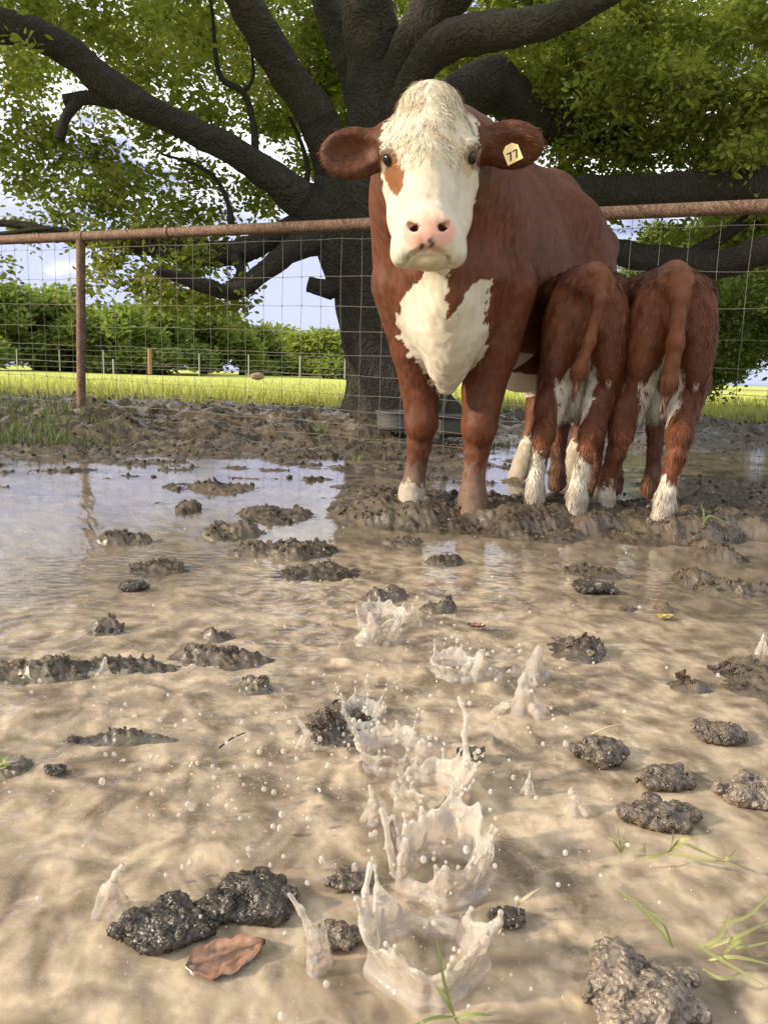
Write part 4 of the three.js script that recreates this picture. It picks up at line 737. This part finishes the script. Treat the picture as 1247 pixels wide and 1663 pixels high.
const DRY = [[0.085, 0.066, 0.05], [0.24, 0.195, 0.15]], WET = [[0.02, 0.016, 0.012], [0.07, 0.055, 0.042]], MIDM = [[0.042, 0.032, 0.024], [0.145, 0.114, 0.085]];
[
  [1052, 1612, 225, 130, DRY, 'biggest crumbly grey clod, beside grass blades in the near corner', 30], [262, 1503, 190, 74, WET, 'long dark wet clod just behind the orange leaf', 26], [405, 1462, 185, 56, WET, 'knobbly dark clod right behind the long wet one', 26],
  [979, 1212, 108, 66, MIDM, 'crumbly clod carrying a pale straw, right of the splashes', 24], [1168, 1188, 112, 32, MIDM, 'low flat clod near the right edge, behind the other right clods', 20], [1082, 1260, 120, 42, MIDM, 'ridged clod between the straw clod and the edge clod', 22], [1218, 1278, 120, 70, DRY, 'pale rough clod cut by the right picture edge', 24],
  [1076, 1322, 150, 46, MIDM, 'long ridged clod above the floating grass sprig', 22], [968, 950, 96, 30, WET, 'dark wet clod alone in the puddle before the calves', 20], [215, 950, 62, 17, WET, 'smooth dark lump in the calm puddle on the left', 16],
  [118, 1199, 28, 14, WET, 'tiny black lump in the water near the left edge', 10], [87, 1248, 46, 20, WET, 'small black lump below the tiny one near the left edge', 12], [800, 818, 62, 34, MIDM, 'rounded mud heap against the left front hoof of the cow', 20], [733, 812, 24, 24, WET, 'small dark mud ball between the front hooves of the cow', 12],
  [823, 1488, 72, 26, WET, 'sunken dark clod beside the front splash', 16], [562, 1428, 84, 34, MIDM, 'olive clod left of the second splash', 18], [548, 1516, 96, 46, MIDM, 'lumpy half sunken clod left of the front splash', 18], [690, 800, 26, 20, MIDM, 'small mud lump at the inner side of the right front hoof', 10],
  [1128, 930, 64, 24, MIDM, 'wet clod in the puddle under the outer calf', 16], [303, 816, 40, 12, WET, 'small dark clod among the left mud islands', 12], [470, 772, 14, 14, WET, 'tiny upright dark lump in the bright far puddle', 8], [250, 772, 12, 10, WET, 'tiny dark lump in the far puddle near the post reflection', 8],
].forEach(([px, py, w, h, tone, label, det], i) => {
  const c = G(px, py + h * 0.3, 0), s = c.distanceTo(camera.position) / F, tilt = Math.atan2(0.5, -c.z), rx = (w / 2) * s * 0.86, rz = rx * (0.62 + 0.2 * rnd()), ry = Math.max(rx * 0.32, ((h / 2) * s - rz * Math.sin(tilt) * 0.55) / Math.cos(tilt));
  const y = -c.z > 2.2 ? Math.max(0, mudHeight(c.x, c.z) - 0.01) : 0;
  const m = single('mud_clod', clodGeo(rx, ry, rz, i + 1, tone), clodMat, label, 'mud clod', [c.x, y + ry * 0.06, c.z - rz * 0.3], 'mud clods lying in the puddle');
  m.rotation.y = (rnd() - 0.5) * 0.5 + (i === 1 ? 0.3 : 0);
});
{ // crumbs kicked up all over the trampled mud
  const r = mulberry(88), mats = [], cols = [], q = new THREE.Quaternion();
  const crumb = new THREE.IcosahedronGeometry(1, 3), cp = crumb.attributes.position; for (let i = 0; i < cp.count; i++) { const v = V().fromBufferAttribute(cp, i), k = 0.75 + 0.5 * n3(v.x * 1.4, v.y * 1.4, v.z * 1.4) + 0.22 * n3(v.x * 3.6, v.y * 3.6, v.z * 3.6); cp.setXYZ(i, v.x * k * 1.25, v.y * k * 0.7, v.z * k); } crumb.computeVertexNormals();
  const crumbMat = phys({ color: 0xffffff, roughness: 0.55, specularIntensity: 0.7 });
  for (let i = 0; i < 60000 && mats.length < 11000; i++) {
    const D = 1.0 * Math.pow(9, r()), x = (r() - 0.5) * D * 1.25, y = mudHeight(x, -D); if (y < 0.001) continue;
    const s = (0.0018 + 0.009 * r() ** 4) * (0.6 + 0.16 * D);
    q.setFromEuler(new THREE.Euler(r() * 6, r() * 6, r() * 6)); mats.push(new THREE.Matrix4().compose(V(x, y + s * 0.3, -D), q, V(s, s, s))); const t = r(); cols.push(mix3([0.04, 0.031, 0.023], [0.16, 0.124, 0.09], t));
  }
  stuff('mud_crumbs', crumb, crumbMat, mats, cols, scene, 'small crumbs of trampled mud on the islands', 'mud');
}
function leafGeo(len, wid, curl, seed) {
  const nu = 16, nv = 10, pos = [], ix = [], th = 0.0006;
  for (const side of [1, -1]) for (let i = 0; i <= nu; i++) for (let j = 0; j <= nv; j++) {
    const u = i / nu, v = (j / nv) * 2 - 1, w = wid * 0.5 * Math.pow(Math.sin(Math.PI * Math.pow(u, 0.8)), 0.7), lobe = 1 + 0.13 * Math.sin(u * 22 + v * 2);
    pos.push((u - 0.5) * len, curl * (v * v * 0.5 + (u - 0.5) ** 2 * 1.3) * wid + 0.05 * wid * n2(u * 5 + seed, v * 3) + 0.03 * wid * Math.cos(v * 9) + side * th, v * w * lobe);
  }
  const N = (nu + 1) * (nv + 1), id = (s, i, j) => s * N + i * (nv + 1) + j;
  for (let i = 0; i < nu; i++) for (let j = 0; j < nv; j++) { ix.push(id(0, i, j), id(0, i, j + 1), id(0, i + 1, j), id(0, i + 1, j), id(0, i, j + 1), id(0, i + 1, j + 1)); ix.push(id(1, i, j), id(1, i + 1, j), id(1, i, j + 1), id(1, i + 1, j), id(1, i + 1, j + 1), id(1, i, j + 1)); }
  const g = new THREE.BufferGeometry(); g.setAttribute('position', new THREE.Float32BufferAttribute(pos, 3)); g.setIndex(ix); g.computeVertexNormals();
  return paint(g, (x, y, z) => { const t = clamp(0.5 + 0.9 * fbm3(x * 70 + seed, y * 70, z * 90, 3)), vein = Math.abs(z) < wid * 0.02 ? 0.5 : 1; return [vein * mix(0.3, 1.5, t), vein * mix(0.25, 1.6, t), vein * mix(0.25, 1.8, t)]; });
}
[[368, 1552, 112, 60, 0.10, rgb(0.24, 0.12, 0.065), 'big wet orange-brown leaf lying in the near water', 0.45, -0.001], [1079, 1003, 28, 12, 0.2, rgb(0.40, 0.29, 0.07), 'small yellow leaf floating in the puddle on the right', 0.2, 0.002], [773, 1019, 28, 12, 0.4, rgb(0.16, 0.07, 0.04), 'small red-brown leaf floating behind the splashes', -0.2, 0.003],
  [764, 1230, 46, 22, 0.5, rgb(0.05, 0.045, 0.02), 'dark soaked leaf beside the tall jet of water', 0.2, 0.004], [1103, 1112, 22, 14, 1.2, rgb(0.10, 0.06, 0.035), 'tiny curled brown leaf on the right mud flat', 0.6, 0.006], [1158, 1092, 22, 10, 0.8, rgb(0.06, 0.045, 0.03), 'tiny dark leaf scrap on the right mud flat', 0.1, 0.004]].forEach(([px, py, w, h, curl, color, label, turn, up], i) => {
  const c = G(px, py, 0), s = c.distanceTo(camera.position) / F, len = w * s, m = single('fallen_leaf', leafGeo(len, len * 0.6, curl, i * 3.1), phys({ color, vertexColors: true, roughness: 0.35, clearcoat: 0.4, clearcoatRoughness: 0.15 }), label, 'leaf', [c.x, Math.max(waterHeight(c.x, c.z), mudHeight(c.x, c.z)) + up, c.z], 'fallen leaves on the mud');
  m.rotation.set(0.05, turn, 0.03);
});
const stick = (a, b, r) => limbGeo([[a, r], [a.clone().lerp(b, 0.5).add(V(0, 0.004, 0.002)), r * 0.9], [b, r * 0.6]], { radial: 8, step: 0.01, rough: 0.6 });
{ const a = G(356, 1215, 0.004), b = G(398, 1190, 0.012); single('twig', stick(V(0, 0, 0), b.clone().sub(a), 0.0012), barkMat, 'thin dark twig lying in the shallow water on the left', 'twig', a.toArray()); }
{ const a = G(960, 1192, 0.036), b = G(1012, 1176, 0.042); single('straw', stick(V(0, 0, 0), b.clone().sub(a), 0.0011), std({ color: rgb(0.5, 0.4, 0.24), roughness: 0.8 }), 'pale straw lying across the crumbly clod', 'straw', a.toArray()); }
// ---- sprigs of grass in the near water; each sprig is a list of blades: picture x, y and height of their bends
function ribbon(pts, w) {
  const c = new THREE.CatmullRomCurve3(pts), n = 14, pos = [], ix = [];
  for (let i = 0; i <= n; i++) { const t = i / n, p = c.getPoint(t), d = c.getTangent(t), s = V().crossVectors(d, V(0.2, 0.75, 0.6)).normalize().multiplyScalar(w * 0.5 * Math.pow(Math.sin(Math.PI * (0.12 + 0.86 * t)), 0.7)); pos.push(p.x - s.x, p.y - s.y + w * 0.18, p.z - s.z, p.x, p.y, p.z, p.x + s.x, p.y + s.y + w * 0.18, p.z + s.z); if (i) { const a = 3 * i - 3; for (const k of [0, 1]) ix.push(a + k, a + k + 1, a + k + 3, a + k + 1, a + k + 4, a + k + 3); } }
  const g = new THREE.BufferGeometry(); g.setAttribute('position', new THREE.Float32BufferAttribute(pos, 3)); g.setIndex(ix); g.computeVertexNormals(); return g;
}
[
  ['bright grass sprig standing before the front splash', [[[738, 1652, 0], [722, 1600, 0.03], [714, 1555, 0.05], [707, 1524, 0.062]], [[738, 1652, 0], [700, 1655, 0.012], [660, 1672, 0.01]], [[738, 1655, 0.0], [770, 1648, 0.006], [800, 1650, 0.002]], [[738, 1650, 0.0], [722, 1622, 0.012], [698, 1586, 0.02]], [[738, 1655, 0], [748, 1672, 0.008], [756, 1700, 0.004]]]],
  ['long pale grass stalk leaning over the biggest clod', [[[1092, 1540, 0.03], [1066, 1505, 0.04], [1036, 1470, 0.045], [996, 1442, 0.045]], [[1092, 1540, 0.03], [1075, 1500, 0.05], [1050, 1478, 0.055]]]],
  ['floating grass sprig below the long ridged clod', [[[1085, 1384, 0.01], [1110, 1372, 0.02], [1140, 1384, 0.012], [1206, 1412, 0.004]], [[1085, 1384, 0.01], [1060, 1392, 0.01], [1028, 1400, 0.004]], [[1085, 1384, 0.01], [1092, 1365, 0.03], [1092, 1346, 0.045]], [[1085, 1384, 0.01], [1104, 1366, 0.03], [1120, 1362, 0.035]], [[1150, 1390, 0.008], [1180, 1396, 0.02], [1194, 1380, 0.022]], [[1085, 1386, 0.01], [1130, 1396, 0.01], [1170, 1404, 0.006]]]],
  ['small pale grass sprig in open water left of the floating one', [[[1008, 1386, 0], [1006, 1366, 0.016], [1004, 1344, 0.024]], [[1008, 1386, 0], [996, 1368, 0.012], [984, 1360, 0.014]], [[1008, 1386, 0], [1014, 1372, 0.012], [1020, 1366, 0.012]], [[1048, 1386, 0], [1046, 1376, 0.008], [1047, 1368, 0.01]]]],
  ['tangle of submerged grass at the right edge behind the biggest clod', [[[1150, 1560, 0.01], [1190, 1555, 0.02], [1260, 1570, 0.012]], [[1150, 1540, 0.012], [1200, 1520, 0.03], [1262, 1488, 0.03]], [[1160, 1565, 0.008], [1200, 1530, 0.03], [1225, 1560, 0.01]], [[1130, 1540, 0.02], [1165, 1525, 0.03], [1185, 1480, 0.045]], [[1170, 1500, 0.012], [1210, 1490, 0.016], [1260, 1440, 0.03]], [[1120, 1530, 0.03], [1170, 1560, 0.02], [1240, 1600, 0.01]], [[1140, 1575, 0.01], [1170, 1590, 0.012], [1215, 1575, 0.01]], [[1175, 1520, 0.012], [1195, 1540, 0.02], [1250, 1530, 0.022]]]],
  ['short bright grass tip at the left picture edge', [[[-6, 1246, 0], [6, 1236, 0.012], [16, 1226, 0.018]], [[-6, 1246, 0], [2, 1240, 0.012], [4, 1228, 0.02]], [[-6, 1246, 0], [8, 1244, 0.006], [18, 1240, 0.008]]]],
  ['single bent straw-coloured blade over the sunken clod', [[[843, 1484, 0.004], [842, 1468, 0.02], [856, 1456, 0.03], [876, 1443, 0.036]]]],
  ['thin grass seedling on the mud under the outer calf', [[[1140, 852, 0.07], [1142, 836, 0.10], [1136, 815, 0.13]], [[1140, 852, 0.07], [1152, 838, 0.09], [1172, 846, 0.08]], [[1140, 852, 0.07], [1128, 838, 0.1], [1120, 832, 0.1]]]],
].forEach(([label, blades], i) => {
  const o = G(blades[0][0][0], blades[0][0][1], blades[0][0][2]), sc = o.distanceTo(camera.position), t = thing('grass_sprig', label, 'grass', [o.x, o.y, o.z], 'grass sprigs in the wet yard');
  const m = phys({ color: i === 6 ? rgb(0.5, 0.42, 0.24) : i === 4 || i === 2 || i === 3 ? rgb(0.30, 0.31, 0.10) : rgb(0.21, 0.27, 0.055), roughness: 0.5, transmission: 0.35, thickness: 0, side: THREE.DoubleSide });
  for (const b of blades) part('blade', ribbon(b.map(([x, y, e]) => G(x, y, e).sub(o)), 0.0062 * Math.max(0.62, Math.min(sc, 1.6)) * 0.6), m, t);
});
// ---- crowns of thrown-up muddy water
const splashMat = phys({ color: rgb(0.97, 0.93, 0.86), roughness: 0.02, ior: 1.333, transmission: 0.78, thickness: 0.01, attenuationColor: rgb(0.80, 0.68, 0.52), attenuationDistance: 0.03 });
function crownSplash(label, px, py, Rpx, H, o) {
  const c = G(px, py, 0), s = c.distanceTo(camera.position) / F, Rr = Rpx * s, r = mulberry(o.seed), S = o.seed * 3.3, th0 = 0.0013, flare = o.flare ?? 0.35;
  const hAt = (a) => H * clamp(0.72 + 0.34 * n2(Math.cos(a) * 0.9 + S, Math.sin(a) * 0.9) + 0.12 * n2(Math.cos(a) * 2.6 + S, Math.sin(a) * 2.6) - (o.gap ? 0.8 * Math.max(0, Math.cos(a - o.gap)) ** 3 : 0), 0.12, 1.15);
  const rAt = (a, y) => Rr * (1 + 0.14 * n2(Math.cos(a) * 1.3 + S + 9, Math.sin(a) * 1.3) + flare * Math.pow(Math.max(0, y) / H, 1.4) + 0.03 * n2(Math.cos(a) * 3 + S, Math.sin(a) * 3 + y * 30));
  const wall = { k: 0.006, d: (x, y, z) => {
    const a = Math.atan2(z, x), q = Math.hypot(x, z), h = hAt(a), t = th0 + 0.007 * Math.exp(-Math.max(0, y) / 0.007) + 0.0004 * n3(x * 70, y * 50, z * 70);
    const yy = Math.min(y, h), dr = (q - rAt(a, yy)) * 0.88, dy = Math.max(0, y - h);
    return (Math.hypot(dr, dy) - t - (y > h - 0.003 ? 0.0006 : 0)) * 0.85;
  } };
  const prims = [wall];
  const jets = o.jets ?? 11;
  for (let i = 0; i < jets; i++) {
    const a = (i / jets) * 6.283 + (r() - 0.5) * 0.5, h = hAt(a), q = rAt(a, h), L = (0.010 + 0.022 * r() ** 1.5) * (o.reach ?? 1), x = Math.cos(a), z = Math.sin(a), lean = 0.15 + 0.4 * r();
    if (h < H * 0.3) continue;
    const p0 = [x * q, h - 0.006, z * q], p1 = [x * (q + lean * L * 0.5), h + L * 0.55, z * (q + lean * L * 0.5)], p2 = [x * (q + lean * L) + (r() - 0.5) * 0.004, h + L, z * (q + lean * L)];
    prims.push(cone(p0, p1, 0.0028, 0.0012, 0.008), cone(p1, p2, 0.0012, 0.001, 0.003), cone(p2, p2, 0.0016 + 0.001 * r(), 0.002, 0.003));
    if (r() < 0.4) prims.push(cone([p2[0] + x * 0.003, p2[1] + 0.008, p2[2]], [p2[0] + x * 0.003, p2[1] + 0.009, p2[2]], 0.002, 0.0016, 0.001));
  }
  for (const j of o.extra ?? []) prims.push(...chain(j, 0.006));
  const W = Rr * (1.4 + flare) + 0.03, top = Math.max(H * 1.25 + 0.05 * (o.reach ?? 1), ...(o.extra ?? []).flat().map((q) => q[1] + 0.015));
  const g = surfaceNets(prims, [-W, -0.012, -W], [W, top, W], Math.max(0.0015, 0.0019 * c.distanceTo(camera.position)));
  return single('water_splash', g, splashMat, label, 'splash', [c.x, o.y ?? 0, c.z], 'splashes in the muddy puddle');
}
crownSplash('nearest splash crown, a wide bowl of thrown muddy water', 694, 1556, 68, 0.044, { seed: 3, jets: 13, gap: -1.2, extra: [[[-0.045, 0.0, 0.005, 0.006], [-0.052, 0.03, 0.0, 0.003], [-0.056, 0.055, -0.01, 0.0022], [-0.052, 0.075, -0.02, 0.003]]] });
crownSplash('tallest rounded splash sheet behind the nearest crown', 722, 1420, 58, 0.058, { seed: 8, jets: 12, gap: 2.6, flare: 0.22, extra: [[[-0.05, 0, 0.0, 0.006], [-0.058, 0.03, 0.0, 0.003], [-0.062, 0.055, -0.004, 0.0026], [-0.066, 0.066, -0.006, 0.0035]], [[-0.045, 0, 0.02, 0.006], [-0.046, 0.03, 0.02, 0.003], [-0.042, 0.05, 0.02, 0.0035]]] });
crownSplash('splash with one tall thin jet rising above the others', 700, 1290, 50, 0.034, { seed: 12, jets: 10, gap: 3.4, extra: [[[0.04, 0.015, -0.01, 0.006], [0.043, 0.04, -0.02, 0.0038], [0.040, 0.065, -0.03, 0.003], [0.043, 0.085, -0.036, 0.0028], [0.036, 0.10, -0.04, 0.0022], [0.033, 0.107, -0.042, 0.0028]]] });
crownSplash('low torn splash crown beside the dark mud patch', 640, 1225, 46, 0.024, { seed: 17, jets: 9, gap: 0.4 });
crownSplash('small broken splash at the left of the low crown', 588, 1168, 26, 0.022, { seed: 23, jets: 7, gap: 1.5 });
crownSplash('farthest splash, a ragged low crown in the calm water', 622, 1012, 34, 0.034, { seed: 29, jets: 8, gap: 2.0, reach: 0.8 });
crownSplash('ragged splash crown between the farthest one and the cone peaks', 742, 1090, 32, 0.026, { seed: 37, jets: 8, gap: 1.0, reach: 0.8 });
function jetSplash(label, px, py, hpx, wpx, lean, seed) {
  const c = G(px, py, 0), s = c.distanceTo(camera.position) / F, h = (hpx * s) / Math.cos(Math.atan2(0.5, -c.z)), w = (wpx / 2) * s, r = mulberry(seed), prims = [];
  const ends = [[0, 0], [0.6 * w * (r() - 0.5), h * 0.45], [lean * h * 0.6, h * 0.8], [lean * h, h]];
  prims.push(...chain([[0, -0.004, 0, w * 0.95], [ends[1][0], ends[1][1], 0.1 * w, w * 0.55], [ends[2][0], ends[2][1], 0, w * 0.26], [ends[3][0], ends[3][1], 0, w * 0.2]], w * 0.5));
  for (let i = 0; i < 4; i++) { const a = r() * 6.28, q = w * (0.7 + 0.6 * r()), hh = h * (0.15 + 0.45 * r()); prims.push(cone([Math.cos(a) * q * 1.5, -0.003, Math.sin(a) * q], [Math.cos(a) * q * 0.7, hh, Math.sin(a) * q * 0.5], w * 0.45, w * 0.16, w * 0.4)); }
  const W = w * 3 + Math.abs(lean) * h, g = surfaceNets(prims, [-W, -0.01, -W], [W, h + w, W], Math.max(0.0014, w / 9), (x, y, z) => w * 0.07 * n3(x * 1.4 / w, y * 0.7 / w, z * 1.4 / w + seed));
  single('water_jet', g, splashMat, label, 'splash', [c.x, 0, c.z], 'splashes in the muddy puddle');
}
[[845, 1152, 52, 40, 0.05, 'plump cone of water standing alone right of the splashes'], [866, 1100, 46, 40, 0.15, 'broad double peak of water behind the plump cone'], [775, 1100, 40, 40, 0.1, 'blunt peak of water touching the ragged crown'], [604, 1042, 44, 34, -0.1, 'left peak of water beside the farthest crown'], [642, 1040, 36, 28, 0.15, 'right peak of water beside the farthest crown'], [672, 1014, 32, 16, -0.1, 'slim finger of water right of the farthest crown'],
  [178, 1476, 52, 36, 0.3, 'leaning spout of water near the left edge'], [514, 1570, 84, 30, -0.35, 'slanted spout of water left of the nearest crown'], [928, 1312, 26, 26, -0.1, 'small pyramid of water on the open right side'], [858, 1286, 30, 13, 0.0, 'thin upright drop column left of the small pyramid'], [496, 1212, 44, 18, -0.3, 'thin spout by the left rim of the dark mud patch'], [170, 1090, 20, 16, 0.1, 'tiny water peak before the left mud bank'], [1236, 1058, 26, 12, 0.0, 'tiny water peak at the right picture edge'], [610, 1330, 46, 26, -0.2, 'forked spout left of the tallest splash sheet']].forEach((a, i) => jetSplash(a[5], a[0], a[1], a[2], a[3], a[4], 300 + i));
{ // drops in the air
  const r = mulberry(99), mats = [], drop = new THREE.IcosahedronGeometry(1, 3);
  for (let i = 0; i < 2000; i++) {
    const near = r() < 0.72, c = near ? SPLASH[Math.floor(r() * SPLASH.length)] : G(300 + 700 * r(), 850 + 700 * r()), a = r() * 6.28, d = (near ? 0.3 : 0.4) * Math.sqrt(r()) * r(), y = 0.004 + 0.10 * r() * r() * (near ? 1 : 0.8), s = 0.0005 + 0.003 * r() ** 6;
    mats.push(new THREE.Matrix4().compose(V(c.x + Math.cos(a) * d, y, c.z + Math.sin(a) * d), new THREE.Quaternion(), V(s, s * (1 + 0.4 * r()), s)));
  }
  stuff('water_droplets', drop, splashMat, mats, null, scene, 'tiny drops of muddy water flying above the puddle', 'water');
}
renderer.render(scene, camera);
